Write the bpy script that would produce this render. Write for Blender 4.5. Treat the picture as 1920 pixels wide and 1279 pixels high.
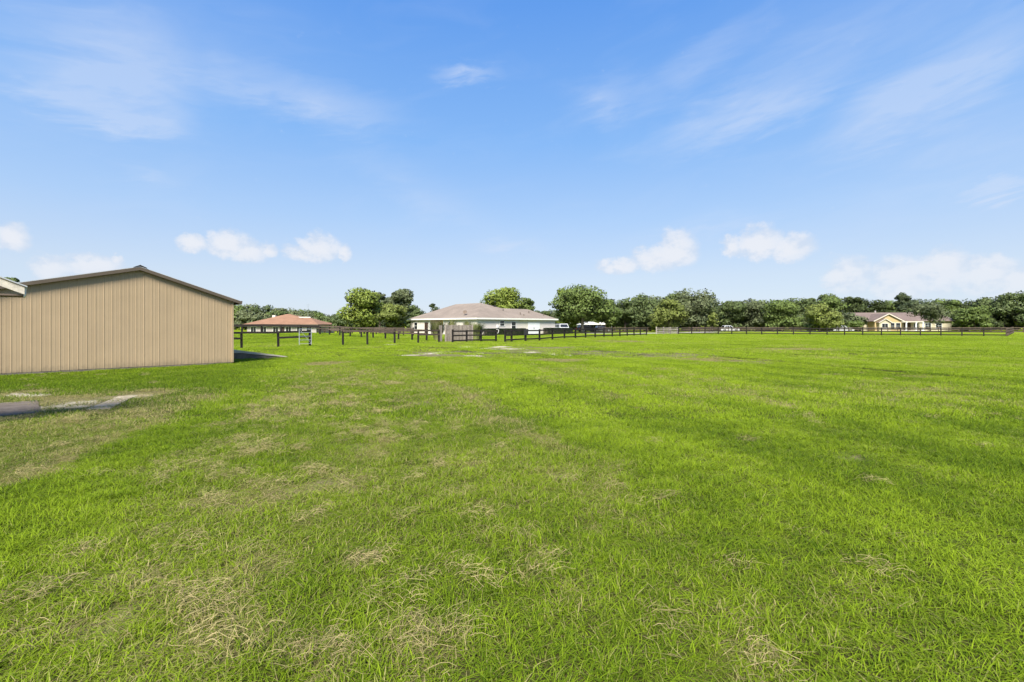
import bpy, math, random
import numpy as np
from mathutils import Vector, Matrix

for o in list(bpy.data.objects):
    bpy.data.objects.remove(o)
scene = bpy.context.scene
COL = scene.collection
R = math.radians
random.seed(5)

# ------------------------------------------------------------------ camera
F, HZ, CAMH = 900.0, 610.0, 1.6          # focal length and horizon row in photo pixels (1920 wide), eye height in metres
cam_d = bpy.data.cameras.new('camera')
cam = bpy.data.objects.new('camera', cam_d)
COL.objects.link(cam)
cam.location = (0, 0, CAMH)
cam.rotation_euler = (R(90), 0, 0)
cam_d.sensor_width = 36.0
cam_d.lens = 36.0 * F / 1920.0
cam_d.shift_y = -(639.5 - HZ) / 1920.0
cam_d.clip_start = 0.05
cam_d.clip_end = 9000
scene.camera = cam

# ------------------------------------------------------------------ light
SUN_EL, SUN_AZ = 46.0, -169.0             # azimuth clockwise from +Y (the view direction)
sdir = Vector((math.cos(R(SUN_EL)) * math.sin(R(SUN_AZ)), math.cos(R(SUN_EL)) * math.cos(R(SUN_AZ)), math.sin(R(SUN_EL))))
sun_d = bpy.data.lights.new('sun', 'SUN')
sun_d.energy = 3.6
sun_d.angle = R(20.0)
sun_d.color = (1.0, 0.95, 0.87)
sun = bpy.data.objects.new('sun', sun_d)
sun.rotation_euler = (-sdir).to_track_quat('-Z', 'Y').to_euler()
sun.location = (-30, 0, 40)
COL.objects.link(sun)

scene.view_settings.view_transform = 'Standard'
scene.view_settings.look = 'None'
scene.view_settings.gamma = 1.0
scene.view_settings.use_curve_mapping = False
scene.view_settings.exposure = 1.45
scene.cycles.max_bounces = 5
scene.cycles.diffuse_bounces = 3
scene.cycles.glossy_bounces = 2
scene.cycles.transmission_bounces = 3
scene.cycles.use_adaptive_sampling = True
scene.cycles.adaptive_threshold = 0.02
scene.cycles.use_denoising = True
scene.render.use_persistent_data = False


# ------------------------------------------------------------------ node expression helper
class S:
    """a socket with arithmetic"""
    nt = None

    def __init__(self, s): self.s = s

    @staticmethod
    def put(inp, v):
        if isinstance(v, S): S.nt.links.new(v.s, inp)
        else: inp.default_value = v

    @staticmethod
    def m(op, *a, clamp=False):
        n = S.nt.nodes.new('ShaderNodeMath'); n.operation = op; n.use_clamp = clamp
        for i, v in enumerate(a): S.put(n.inputs[i], v)
        return S(n.outputs[0])

    def __add__(self, o): return S.m('ADD', self, o)
    def __radd__(self, o): return S.m('ADD', o, self)
    def __sub__(self, o): return S.m('SUBTRACT', self, o)
    def __rsub__(self, o): return S.m('SUBTRACT', o, self)
    def __mul__(self, o): return S.m('MULTIPLY', self, o)
    def __rmul__(self, o): return S.m('MULTIPLY', o, self)
    def __truediv__(self, o): return S.m('DIVIDE', self, o)


def smooth(v, a, b, lo=0.0, hi=1.0):
    n = S.nt.nodes.new('ShaderNodeMapRange'); n.interpolation_type = 'SMOOTHSTEP'
    S.put(n.inputs['Value'], v)
    n.inputs['From Min'].default_value = a; n.inputs['From Max'].default_value = b
    n.inputs['To Min'].default_value = lo; n.inputs['To Max'].default_value = hi
    return S(n.outputs[0])


def lin(v, a, b, lo=0.0, hi=1.0):
    n = S.nt.nodes.new('ShaderNodeMapRange'); n.clamp = True
    S.put(n.inputs['Value'], v)
    n.inputs['From Min'].default_value = a; n.inputs['From Max'].default_value = b
    n.inputs['To Min'].default_value = lo; n.inputs['To Max'].default_value = hi
    return S(n.outputs[0])


def mixc(f, a, b, blend='MIX'):
    n = S.nt.nodes.new('ShaderNodeMix'); n.data_type = 'RGBA'; n.blend_type = blend
    S.put(n.inputs[0], f)
    for k, v in ((6, a), (7, b)):
        if isinstance(v, S): S.nt.links.new(v.s, n.inputs[k])
        else: n.inputs[k].default_value = (*v, 1) if len(v) == 3 else v
    return S(n.outputs[2])


def noise(vec, scale, detail=4, rough=0.55, dist=0.0):
    n = S.nt.nodes.new('ShaderNodeTexNoise')
    if vec is not None: S.nt.links.new(vec.s, n.inputs['Vector'])
    n.inputs['Scale'].default_value = scale; n.inputs['Detail'].default_value = detail
    n.inputs['Roughness'].default_value = rough; n.inputs['Distortion'].default_value = dist
    return S(n.outputs['Fac'])


def comb(x, y, z):
    n = S.nt.nodes.new('ShaderNodeCombineXYZ')
    for i, v in enumerate((x, y, z)): S.put(n.inputs[i], v)
    return S(n.outputs[0])


def sep(v):
    n = S.nt.nodes.new('ShaderNodeSeparateXYZ'); S.nt.links.new(v.s, n.inputs[0])
    return [S(o) for o in n.outputs]


# ------------------------------------------------------------------ sky: Nishita air, thin cirrus, low cumulus
world = bpy.data.worlds.new('World')
scene.world = world
world.use_nodes = True
world.cycles.sampling_method = 'MANUAL'
world.cycles.sample_map_resolution = 256
wt = world.node_tree
wt.nodes.clear()
S.nt = wt
sky = wt.nodes.new('ShaderNodeTexSky')
sky.sky_type = 'NISHITA'
sky.sun_disc = False
sky.sun_elevation = R(SUN_EL)
sky.sun_rotation = R(SUN_AZ % 360)
sky.altitude = 0
sky.air_density = 1.0
sky.dust_density = 0.35
sky.ozone_density = 1.6
hs = wt.nodes.new('ShaderNodeHueSaturation')
hs.inputs['Saturation'].default_value = 1.12
hs.inputs['Value'].default_value = 0.8
wt.links.new(sky.outputs[0], hs.inputs['Color'])
skyc = S(hs.outputs[0])
gen = S(wt.nodes.new('ShaderNodeTexCoord').outputs['Generated'])
dx, dy, dz = sep(gen)
az = S.m('ARCTAN2', dx, dy)
el = S.m('ARCSINE', dz)


def azel(px, py):
    return math.atan((px - 960) / F), math.atan((HZ - py) / math.hypot(F, px - 960))



def blob(vec, px, py, w, h, tilt=0.0, k=1.0):
    """1 in the middle of an elliptic patch of sky, falling to 0 at its rim"""
    a0, e0 = azel(px, py)
    mp = wt.nodes.new('ShaderNodeMapping'); mp.vector_type = 'TEXTURE'
    mp.inputs['Location'].default_value = (a0, e0, 0)
    mp.inputs['Rotation'].default_value = (0, 0, R(tilt))
    mp.inputs['Scale'].default_value = (w * k * math.cos(a0) ** 2 / F, h * k * math.cos(a0) / F, 1)
    wt.links.new(vec.s, mp.inputs['Vector'])
    gr = wt.nodes.new('ShaderNodeTexGradient'); gr.gradient_type = 'SPHERICAL'
    wt.links.new(mp.outputs[0], gr.inputs[0])
    return S(gr.outputs['Fac'])


# cumulus heaps: (px, py of centre, half width, half height)
puffs = [(430, 464, 50, 34), (465, 478, 56, 30), (362, 458, 34, 18), (502, 474, 22, 16), (600, 474, 50, 36), (568, 480, 44, 22), (646, 480, 16, 20),
         (18, 448, 44, 34), (84, 504, 64, 28), (180, 498, 56, 24), (220, 486, 16, 11),
         (1268, 474, 42, 42), (1230, 492, 60, 32), (1166, 502, 52, 20), (1425, 462, 52, 40), (1478, 470, 54, 34), (1370, 464, 22, 22),
         (1575, 520, 66, 40), (1690, 524, 66, 42), (1765, 510, 64, 46), (1845, 516, 74, 38), (1910, 526, 60, 30)]
flat = comb(az, el, 0.0)
uv = comb(az, el * 1.3, 0.0)
bump1 = noise(uv, 30, 4, 0.60)
warp = comb(az + (bump1 - 0.5) * 0.030, el + (noise(comb(az, el, 4.0), 42, 3, 0.6) - 0.5) * 0.026, 0.0)
field = None
for p_ in puffs:
    f = blob(warp, *p_, k=1.3)
    field = f if field is None else S.m('MAXIMUM', field, f)
# outside the frame the same low band of heaps goes on
band = noise(comb(az, el * 2.2, 3.7), 7.5, 4, 0.55)
beyond = smooth(S.m('ABSOLUTE', az), 0.83, 1.0)
wildf = (band - 0.52) * 4.0 * beyond * smooth(el, 0.10, 0.2, 1.0, 0.0)
field = S.m('MAXIMUM', field, wildf)
bumpf = noise(uv, 110, 3, 0.6)
for er in ((455, 524, 190, 64), (605, 526, 120, 64), (30, 500, 70, 40), (1225, 544, 170, 60), (1440, 528, 180, 64)):
    field = field - blob(flat, *er) * 0.75
body = field * 1.25 + (bump1 - 0.5) * 0.70 + (bumpf - 0.5) * 0.22
cum = smooth(body, 0.10, 0.50) * smooth(body, 0.1, 1.0, 0.62, 1.0)
emboss = (bump1 - noise(comb(az + 0.003, el * 1.3 + 0.018, 0.0), 30, 4, 0.60)) * 1.3 + (field - 0.30) * 0.6
cum = cum * smooth(el, 0.035, 0.13, 0.60, 0.90)
# cirrus: soft streaks; (px, py, half width, half height, tilt deg, strength)
wisps = [(185, 192, 230, 60, -7, .75), (255, 140, 150, 130, 25, .42), (120, 90, 420, 230, 0, .42), (420, 90, 420, 190, 0, .26),
         (885, 138, 95, 24, 0, .6), (610, 197, 270, 52, -5, .5), (815, 375, 290, 60, -26, .32), (300, 330, 110, 22, -6, .35),
         (1370, 226, 240, 60, 14, .72), (1140, 188, 110, 56, 0, .5), (1290, 140, 150, 44, 28, .3), (1720, 185, 320, 70, 22, .62), (1600, 70, 520, 190, 0, .40),
         (1840, 260, 420, 240, 0, .36), (1870, 356, 90, 20, 6, .8), (1330, 432, 260, 30, 8, .40), (950, 463, 110, 20, 0, .45)]
streak = noise(comb(az * 1.2 + el * 0.5, el * 4.2 - az * 0.7, 1.0), 4.2, 4, 0.55, 0.6)
fine = noise(comb(az * 2.0, el * 9.0 - az * 1.2, 5.0), 6.0, 4, 0.6, 0.4)
warp2 = comb(az + (streak - 0.5) * 0.10, el + (fine - 0.5) * 0.07, 0.0)
cir = None
for w_ in wisps:
    g = S.m('MULTIPLY', blob(warp2, *w_[:5]), w_[5])
    cir = g if cir is None else cir + g
cirw = smooth(cir, 0.0, 0.9) * smooth(streak * 0.6 + fine * 0.4, 0.28, 0.70, 0.45, 1.2)
cirw = cirw + smooth(streak, 0.45, 0.8) * 0.12
cirw = S.m('MINIMUM', cirw, 0.85)
cr = wt.nodes.new('ShaderNodeValToRGB')
stops = [(0.0, (2.28, 2.62, 3.15)), (0.10, (2.15, 2.54, 3.15)), (0.22, (1.55, 2.25, 3.36)), (0.38, (0.90, 1.80, 3.40)), (0.62, (0.46, 1.28, 3.20)), (1.0, (0.40, 1.05, 2.7))]
ce = cr.color_ramp.elements
while len(ce) < len(stops): ce.new(0.5)
for e_, (p_, c_) in zip(ce, stops):
    e_.position = p_; e_.color = (*[v / 4 for v in c_], 1)
wt.links.new(lin(el, 0.0, 0.95).s, cr.inputs[0])
air = mixc(1.0, S(cr.outputs[0]), (4, 4, 4), 'MULTIPLY')
CLOUD = (2.95, 3.08, 3.38)
c = mixc(0.90, skyc, air)
c = mixc(cirw * 0.54, c, (2.55, 2.85, 3.45))
c = mixc(cum, c, mixc(smooth(emboss, -0.25, 0.30), (2.45, 2.75, 3.25), (3.12, 3.20, 3.42)))
bg = wt.nodes.new('ShaderNodeBackground')
bg.inputs['Strength'].default_value = 0.10
wt.links.new(c.s, bg.inputs['Color'])
wo = wt.nodes.new('ShaderNodeOutputWorld')
wt.links.new(bg.outputs[0], wo.inputs[0])


# ------------------------------------------------------------------ small tools
def tag(o, label=None, cat=None, group=None, kind=None):
    for k, v in (('label', label), ('category', cat), ('group', group), ('kind', kind)):
        if v: o[k] = v
    return o


def empty(name, loc=(0, 0, 0), rz=0.0):
    o = bpy.data.objects.new(name, None)
    o.location = loc; o.rotation_euler = (0, 0, rz)
    o.empty_display_size = 0.2
    COL.objects.link(o)
    return o


def link(name, me, parent=None, mat=None):
    o = bpy.data.objects.new(name, me)
    if mat and not me.materials: me.materials.append(mat)
    COL.objects.link(o)
    if parent: o.parent = parent
    return o


def np_mesh(name, V, faces4, mat=None, smooth_=False):
    """V (n,3); faces4 (m,4) or (m,3)"""
    me = bpy.data.meshes.new(name)
    V = np.asarray(V, dtype=np.float32); faces4 = np.asarray(faces4, dtype=np.int32)
    m, k = faces4.shape
    me.vertices.add(len(V)); me.vertices.foreach_set('co', V.ravel())
    me.loops.add(m * k); me.loops.foreach_set('vertex_index', faces4.ravel())
    me.polygons.add(m)
    me.polygons.foreach_set('loop_start', np.arange(0, m * k, k, dtype=np.int32))
    me.polygons.foreach_set('loop_total', np.full(m, k, dtype=np.int32))
    if smooth_: me.polygons.foreach_set('use_smooth', np.ones(m, dtype=bool))
    me.update(calc_edges=True)
    me.validate()
    if mat: me.materials.append(mat)
    return me


class MB:
    def __init__(self): self.v = []; self.f = []

    def add(self, vs, fs):
        b = len(self.v)
        self.v += [tuple(p) for p in vs]
        self.f += [tuple(i + b for i in f) for f in fs]
        return self

    def box(self, c, s, rz=0.0, M=None):
        hx, hy, hz = s[0] / 2, s[1] / 2, s[2] / 2
        pts = [Vector((x, y, z)) for z in (-hz, hz) for (x, y) in ((-hx, -hy), (hx, -hy), (hx, hy), (-hx, hy))]
        m = M if M is not None else Matrix.Rotation(rz, 3, 'Z')
        c = Vector(c)
        return self.add([m @ p + c for p in pts], [(3, 2, 1, 0), (4, 5, 6, 7), (0, 1, 5, 4), (1, 2, 6, 5), (2, 3, 7, 6), (3, 0, 4, 7)])

    def span(self, a, b, w, h):
        """a board from a to b, w thick sideways, h high"""
        a, b = Vector(a), Vector(b)
        d = b - a
        x = d.normalized(); y = Vector((0, 0, 1)).cross(x).normalized(); z = x.cross(y)
        M = Matrix((x, y, z)).transposed()
        return self.box((a + b) / 2, (d.length, w, h), M=M)

    def prism(self, pts, a, b):
        """closed polygon pts (list of 3-vectors at offset 0) swept from +a to +b"""
        n = len(pts)
        a, b = Vector(a), Vector(b)
        vs = [Vector(p) + a for p in pts] + [Vector(p) + b for p in pts]
        fs = [tuple(range(n))[::-1], tuple(range(n, 2 * n))]
        fs += [(i, (i + 1) % n, n + (i + 1) % n, n + i) for i in range(n)]
        return self.add(vs, fs)

    def tube(self, pts, rad, n=8, cap=True):
        pts = [Vector(p) for p in pts]
        rings = []
        for i, p in enumerate(pts):
            d = (pts[min(i + 1, len(pts) - 1)] - pts[max(i - 1, 0)]).normalized()
            u = d.cross(Vector((0.13, 0.97, 0.2))).normalized(); w = d.cross(u)
            r = rad[i] if hasattr(rad, '__len__') else rad
            rings.append([p + (u * math.cos(2 * math.pi * k / n) + w * math.sin(2 * math.pi * k / n)) * r for k in range(n)])
        vs = [q for ring in rings for q in ring]
        fs = [(i * n + k, i * n + (k + 1) % n, (i + 1) * n + (k + 1) % n, (i + 1) * n + k) for i in range(len(pts) - 1) for k in range(n)]
        if cap:
            fs += [tuple(range(n))[::-1], tuple((len(pts) - 1) * n + k for k in range(n))]
        return self.add(vs, fs)

    def mesh(self, name, mat=None, sm=False):
        me = bpy.data.meshes.new(name)
        me.from_pydata(self.v, [], self.f)
        import bmesh as _b
        bm = _b.new(); bm.from_mesh(me); _b.ops.recalc_face_normals(bm, faces=bm.faces); bm.to_mesh(me); bm.free()
        if sm: me.polygons.foreach_set('use_smooth', [True] * len(me.polygons))
        if mat: me.materials.append(mat)
        return me

    def build(self, name, mat, parent=None, sm=False):
        return link(name, self.mesh(name, mat, sm), parent)


# value noise in numpy, for terrain, lawn wear and planting
def _hash(ix, iy, seed):
    h = (ix.astype(np.int64) * 374761393 + iy.astype(np.int64) * 668265263 + seed * 982451653) & 0x7fffffff
    h = ((h ^ (h >> 13)) * 1274126177) & 0x7fffffff
    h = h ^ (h >> 16)
    return (h & 0xffff) / 65535.0


def vnoise(x, y, seed=0):
    x = np.asarray(x, float); y = np.asarray(y, float)
    ix, iy = np.floor(x), np.floor(y)
    fx, fy = x - ix, y - iy
    fx = fx * fx * (3 - 2 * fx); fy = fy * fy * (3 - 2 * fy)
    a, b = _hash(ix, iy, seed), _hash(ix + 1, iy, seed)
    c_, d = _hash(ix, iy + 1, seed), _hash(ix + 1, iy + 1, seed)
    return (a * (1 - fx) + b * fx) * (1 - fy) + (c_ * (1 - fx) + d * fx) * fy


def fbm(x, y, seed=0, oct_=4, gain=0.5):
    s, a, t = 0.0, 1.0, 0.0
    for k in range(oct_):
        s = s + a * vnoise(x * 2 ** k + 17.3 * k, y * 2 ** k - 9.1 * k, seed + k); t += a; a *= gain
    return s / t


def sst(v, a, b):
    t = np.clip((v - a) / (b - a), 0, 1)
    return t * t * (3 - 2 * t)


def terrain(x, y):
    x = np.asarray(x, float); y = np.asarray(y, float)
    r = np.hypot(x, y)
    z = 0.62 * np.exp(-(((x + 33) / 17) ** 2 + ((y - 63) / 13) ** 2))
    z = z - 0.95 * np.exp(-(((x + 54) / 20) ** 2 + ((y - 116) / 20) ** 2))
    z = z + (fbm(x / 5, y / 5, 3, 3) - 0.5) * 0.14 * sst(r, 1.5, 9) * (1 - sst(r, 60, 90))
    # shallow rut crossing the paddock
    ax, ay, bx, by = 8.6, 27.0, 15.6, 10.0
    t = np.clip(((x - ax) * (bx - ax) + (y - ay) * (by - ay)) / ((bx - ax) ** 2 + (by - ay) ** 2), 0, 1)
    d = np.hypot(x - ax - t * (bx - ax), y - ay - t * (by - ay) + 0.35 * (fbm(x / 2, y / 2, 9, 2) - .5))
    z = z - 0.10 * np.exp(-(d / 0.28) ** 2) + 0.045 * np.exp(-((d - 0.6) / 0.35) ** 2)
    return z


def gz(x, y): return float(terrain(x, y))


def G(px, py):
    """photo pixel on level ground -> x, y"""
    d = F * CAMH / (py - HZ)
    return ((px - 960) / F * d, d)


def X(px, d): return (px - 960) / F * d
def Z(py, d): return CAMH + (HZ - py) / F * d


# ------------------------------------------------------------------ materials
def mat(name, col, rough=0.7, metal=0.0, var=0.0, vscale=3.0, bump=0.0, bscale=20.0, spec=0.3, obj_var=0.0):
    m = bpy.data.materials.new(name); m.use_nodes = True
    nt = m.node_tree; S.nt = nt
    b = nt.nodes['Principled BSDF']
    b.inputs['Roughness'].default_value = rough; b.inputs['Metallic'].default_value = metal
    b.inputs['Specular IOR Level'].default_value = spec
    pos = S(nt.nodes.new('ShaderNodeNewGeometry').outputs['Position'])
    c_ = None
    if var:
        n = noise(pos, vscale, 5, 0.6)
        f = lin(n, 0.3, 0.7, 1 - var, 1 + var)
        c_ = mixc(1.0, col, comb(f, f, f), 'MULTIPLY')
    if obj_var:
        rnd = S(nt.nodes.new('ShaderNodeObjectInfo').outputs['Random'])
        f = lin(rnd, 0, 1, 1 - obj_var, 1 + obj_var)
        c_ = mixc(1.0, c_ if c_ is not None else col, comb(f, f, f), 'MULTIPLY')
    if c_ is not None: nt.links.new(c_.s, b.inputs['Base Color'])
    else: b.inputs['Base Color'].default_value = (*col, 1)
    if bump:
        bn = nt.nodes.new('ShaderNodeBump'); bn.inputs['Strength'].default_value = bump; bn.inputs['Distance'].default_value = 0.02
        nt.links.new(noise(pos, bscale, 4, 0.6).s, bn.inputs['Height'])
        nt.links.new(bn.outputs[0], b.inputs['Normal'])
    return m


M = {}
M['tan_steel'] = mat('tan_steel', (0.372, 0.276, 0.165), 0.5, 0, 0.05, 1.1, 0.08, 9, 0.3, 0.02)
M['tan_core'] = mat('tan_core', (0.34, 0.25, 0.15), 0.7)
M['brown_trim'] = mat('brown_trim', (0.105, 0.082, 0.058), 0.5, 0, 0.12, 3)
M['galv'] = mat('galvanised_roof', (0.62, 0.62, 0.60), 0.35, 0.5, 0.06, 1.5)
M['white_trim'] = mat('white_trim', (0.74, 0.72, 0.66), 0.6, 0, 0.05, 2)
M['old_trim'] = mat('weathered_trim', (0.56, 0.50, 0.40), 0.7, 0, 0.22, 9, 0.2, 30)
M['soffit'] = mat('soffit', (0.16, 0.12, 0.09), 0.8)
M['concrete'] = mat('concrete', (0.50, 0.45, 0.36), 0.9, 0, 0.16, 2.2, 0.3, 30, .05)
M['paver'] = mat('worn_paver', (0.33, 0.275, 0.195), 0.95, 0, 0.3, 4, 0.3, 30, .03)
M['dark_slab'] = mat('weathered_slab', (0.15, 0.122, 0.098), 0.95, 0, 0.30, 4.2, 0.3, 26, .03)
M['soil_face'] = mat('stained_block', (0.15, 0.13, 0.10), 0.95, 0, 0.35, 4, 0.4, 20)
M['fence_black'] = mat('creosote_fence', (0.020, 0.016, 0.013), 0.75, 0, 0.4, 6, 0.2, 40, 0.25, 0.3)
M['fence_brown'] = mat('faded_fence', (0.085, 0.062, 0.046), 0.8, 0, 0.35, 5, 0.2, 40, 0.25, 0.35)
M['fence_grey'] = mat('grey_fence', (0.27, 0.235, 0.20), 0.85, 0, 0.25, 5, 0.2, 40, 0.2, 0.3)
M['picket'] = mat('weathered_picket', (0.215, 0.182, 0.148), 0.9, 0, 0.3, 7, 0.3, 40, 0.2, 0.28)
M['tube'] = mat('galvanised_tube', (0.52, 0.53, 0.52), 0.4, 0.6, 0.1, 8)
M['wall_white'] = mat('white_stucco', (0.60, 0.545, 0.475), 0.85, 0, 0.04, 0.8, 0.1, 30)
M['wall_cream'] = mat('cream_stucco', (0.72, 0.62, 0.36), 0.85, 0, 0.05, 0.8)
M['door_white'] = mat('white_door', (0.70, 0.70, 0.70), 0.5)
M['door_dark'] = mat('dark_door', (0.05, 0.028, 0.022), 0.5)
M['glass'] = mat('window_glass', (0.018, 0.02, 0.024), 0.08, 0, 0, 1, 0, 1, 0.6)
M['black'] = mat('black_plastic', (0.014, 0.014, 0.015), 0.5)
M['rubber'] = mat('rubber', (0.012, 0.012, 0.012), 0.8)
M['steel'] = mat('steel', (0.5, 0.5, 0.5), 0.35, 0.8)
M['cream_trim'] = mat('cream_trim', (0.52, 0.47, 0.39), 0.6, 0, 0.05, 2)
M['wall_yellow'] = mat('yellow_siding', (0.44, 0.325, 0.165), 0.8, 0, 0.05, 0.8)
M['wall_buff'] = mat('buff_siding', (0.42, 0.37, 0.265), 0.8, 0, 0.05, 0.8)
M['wall_pale'] = mat('pale_wall', (0.36, 0.32, 0.295), 0.85, 0, 0.05, 0.8)
M['lampred'] = mat('red_lens', (0.35, 0.01, 0.01), 0.3)
M['lampclear'] = mat('clear_lens', (0.7, 0.7, 0.7), 0.15)


def shingle(name, col, course=0.14):
    m = bpy.data.materials.new(name); m.use_nodes = True
    nt = m.node_tree; S.nt = nt
    b = nt.nodes['Principled BSDF']; b.inputs['Roughness'].default_value = 0.9; b.inputs['Specular IOR Level'].default_value = 0.15
    pos = S(nt.nodes.new('ShaderNodeTexCoord').outputs['Object'])
    n1 = noise(pos, 0.5, 4, 0.6); n2 = noise(pos, 6.0, 3, 0.7)
    x, y, z = sep(pos)
    row = S.m('FRACT', z * (1 / (course * 0.4)))
    f = lin(n1, 0.3, 0.7, 0.86, 1.14) * lin(n2, 0.3, 0.7, 0.86, 1.14) * smooth(row, 0.0, 0.25, 0.86, 1.0)
    nt.links.new(mixc(1.0, col, comb(f, f, f), 'MULTIPLY').s, b.inputs['Base Color'])
    return m


M['roof_tan'] = shingle('tan_shingle', (0.225, 0.182, 0.145))
M['roof_red'] = shingle('terracotta_shingle', (0.255, 0.142, 0.088))
M['roof_mauve'] = shingle('brown_shingle', (0.165, 0.124, 0.105))


def bark(name, col):
    return mat(name, col, 0.9, 0, 0.35, 3, 0.5, 12)


M['bark'] = bark('bark', (0.095, 0.075, 0.058))
M['bark_pale'] = bark('bark_pale', (0.24, 0.20, 0.16))


def leafmat(name, dark, light, trans=0.25, dry=None, up=0.68):
    """leaf faces shade with the normal of the clump they sit on"""
    m = bpy.data.materials.new(name); m.use_nodes = True
    nt = m.node_tree; S.nt = nt; nt.nodes.clear()
    geo = nt.nodes.new('ShaderNodeNewGeometry')
    rnd = S(geo.outputs['Random Per Island'])
    oi = S(nt.nodes.new('ShaderNodeObjectInfo').outputs['Random'])
    pos = S(geo.outputs['Position'])
    n = noise(pos, 0.42, 3, 0.6)
    f = lin(rnd * 0.38 + n * 0.85 + oi * 0.14, 0.28, 0.98)
    col = mixc(f, dark, light)
    at = nt.nodes.new('ShaderNodeAttribute'); at.attribute_name = 'clump'
    vt = nt.nodes.new('ShaderNodeVectorTransform'); vt.vector_type = 'NORMAL'; vt.convert_from = 'OBJECT'; vt.convert_to = 'WORLD'
    nt.links.new(at.outputs['Vector'], vt.inputs[0])
    mx = nt.nodes.new('ShaderNodeMix'); mx.data_type = 'VECTOR'; mx.inputs[0].default_value = up
    nt.links.new(geo.outputs['Normal'], mx.inputs[4]); nt.links.new(vt.outputs[0], mx.inputs[5])
    nm = nt.nodes.new('ShaderNodeVectorMath'); nm.operation = 'NORMALIZE'
    nt.links.new(mx.outputs[1], nm.inputs[0])
    d = nt.nodes.new('ShaderNodeBsdfPrincipled')
    d.inputs['Roughness'].default_value = 0.6; d.inputs['Specular IOR Level'].default_value = 0.2
    nt.links.new(col.s, d.inputs['Base Color']); nt.links.new(nm.outputs[0], d.inputs['Normal'])
    t = nt.nodes.new('ShaderNodeBsdfTranslucent')
    tc = mixc(0.35, col, (0.18, 0.22, 0.03))
    nt.links.new(tc.s, t.inputs['Color']); nt.links.new(nm.outputs[0], t.inputs['Normal'])
    ms = nt.nodes.new('ShaderNodeMixShader'); ms.inputs[0].default_value = trans
    nt.links.new(d.outputs[0], ms.inputs[1]); nt.links.new(t.outputs[0], ms.inputs[2])
    out = nt.nodes.new('ShaderNodeOutputMaterial'); nt.links.new(ms.outputs[0], out.inputs[0])
    return m


LEAF = {
    'bright': leafmat('leaf_bright', (0.092, 0.139, 0.022), (0.212, 0.255, 0.042), 0.14),
    'lime': leafmat('leaf_lime', (0.101, 0.132, 0.028), (0.208, 0.238, 0.056), 0.14),
    'mid': leafmat('leaf_mid', (0.069, 0.108, 0.025), (0.147, 0.191, 0.046), 0.14),
    'oak': leafmat('leaf_oak', (0.056, 0.083, 0.028), (0.116, 0.148, 0.049), 0.14),
    'grey': leafmat('leaf_grey', (0.078, 0.101, 0.046), (0.150, 0.170, 0.077), 0.14),
    'pine': leafmat('leaf_pine', (0.047, 0.065, 0.030), (0.091, 0.114, 0.046), 0.14),
    'hedge': leafmat('leaf_hedge', (0.010, 0.018, 0.006), (0.028, 0.046, 0.014), 0.1),
    'reed': leafmat('leaf_reed', (0.10, 0.12, 0.025), (0.24, 0.24, 0.075), 0.3),
}


def steel_wall():
    m = M['tan_steel']; nt = m.node_tree; S.nt = nt
    bs = nt.nodes['Principled BSDF']
    old = S(bs.inputs['Base Color'].links[0].from_socket)
    pos = S(nt.nodes.new('ShaderNodeNewGeometry').outputs['Position'])
    x, y, z = sep(pos)
    str_ = noise(comb(x * 5.0, y * 5.0, z * 0.25), 2.2, 4, 0.6)
    c1 = mixc(smooth(str_, 0.52, 0.75) * 0.16, old, (0.30, 0.24, 0.17))
    spl = noise(comb(x, y, z * 0.6), 7.0, 4, 0.65)
    c2 = mixc(smooth(spl * 0.55 - z * 0.9, 0.0, 0.26) * 0.55, c1, (0.19, 0.15, 0.095))
    nt.links.new(c2.s, bs.inputs['Base Color'])


steel_wall()


# ------------------------------------------------------------------ lawn wear: dry thatch, bare sand, mowing lanes
SANDS = [(877, 651, 20, 1.6), (938, 650.4, 22, 1.5), (906, 653.6, 12, 1.0), (820, 663, 26, 2.2), (903, 663, 9, 1.2), (839, 674, 7, 1.3), (995, 661.4, 17, 1.2),
         (1036, 664.2, 9, 1.6), (1066, 666, 8, .8), (1500, 671, 16, .8), (735, 645.6, 9, 1.0),
         (960, 655, 30, 1.2), (132, 761, 34, 7), (255, 744, 26, 3), (40, 741, 34, 4), (890, 668, 16, 1.2), (770, 666, 14, 1.2)]
WEEDY = [(1600, 858, 40, 10), (795, 755, 26, 5), (660, 842, 26, 7), (850, 664, 110, 8), (1000, 660, 110, 5), (1140, 662, 90, 5), (1260, 668, 110, 5), (1400, 681, 70, 4), (160, 755, 130, 20), (1010, 652, 140, 4)]
TAN = [(1055, 677, 60, 4), (1330, 676, 60, 4), (620, 682, 50, 4), (250, 742, 60, 10), (130, 748, 80, 12), (150, 765, 80, 14), (20, 738, 50, 8), (1480, 655, 70, 3), (1170, 640.5, 50, 2)]


def ell(x, y, spots):
    """strongest membership in ellipses given in photo pixels on the ground"""
    yy = np.maximum(y, 0.6)
    px = 960 + F * x / yy
    py = HZ + F * CAMH / yy
    w = np.full_like(x, -4.0)
    for (cx, cy, a, b) in spots:
        gx, gy = G(cx, cy)
        sx = 1.15 * a * gy / F
        sy = 1.25 * b * gy * gy / (F * CAMH)
        w = np.maximum(w, 1 - ((x - gx) / sx) ** 2 - ((y - gy) / sy) ** 2)
    return w


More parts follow.
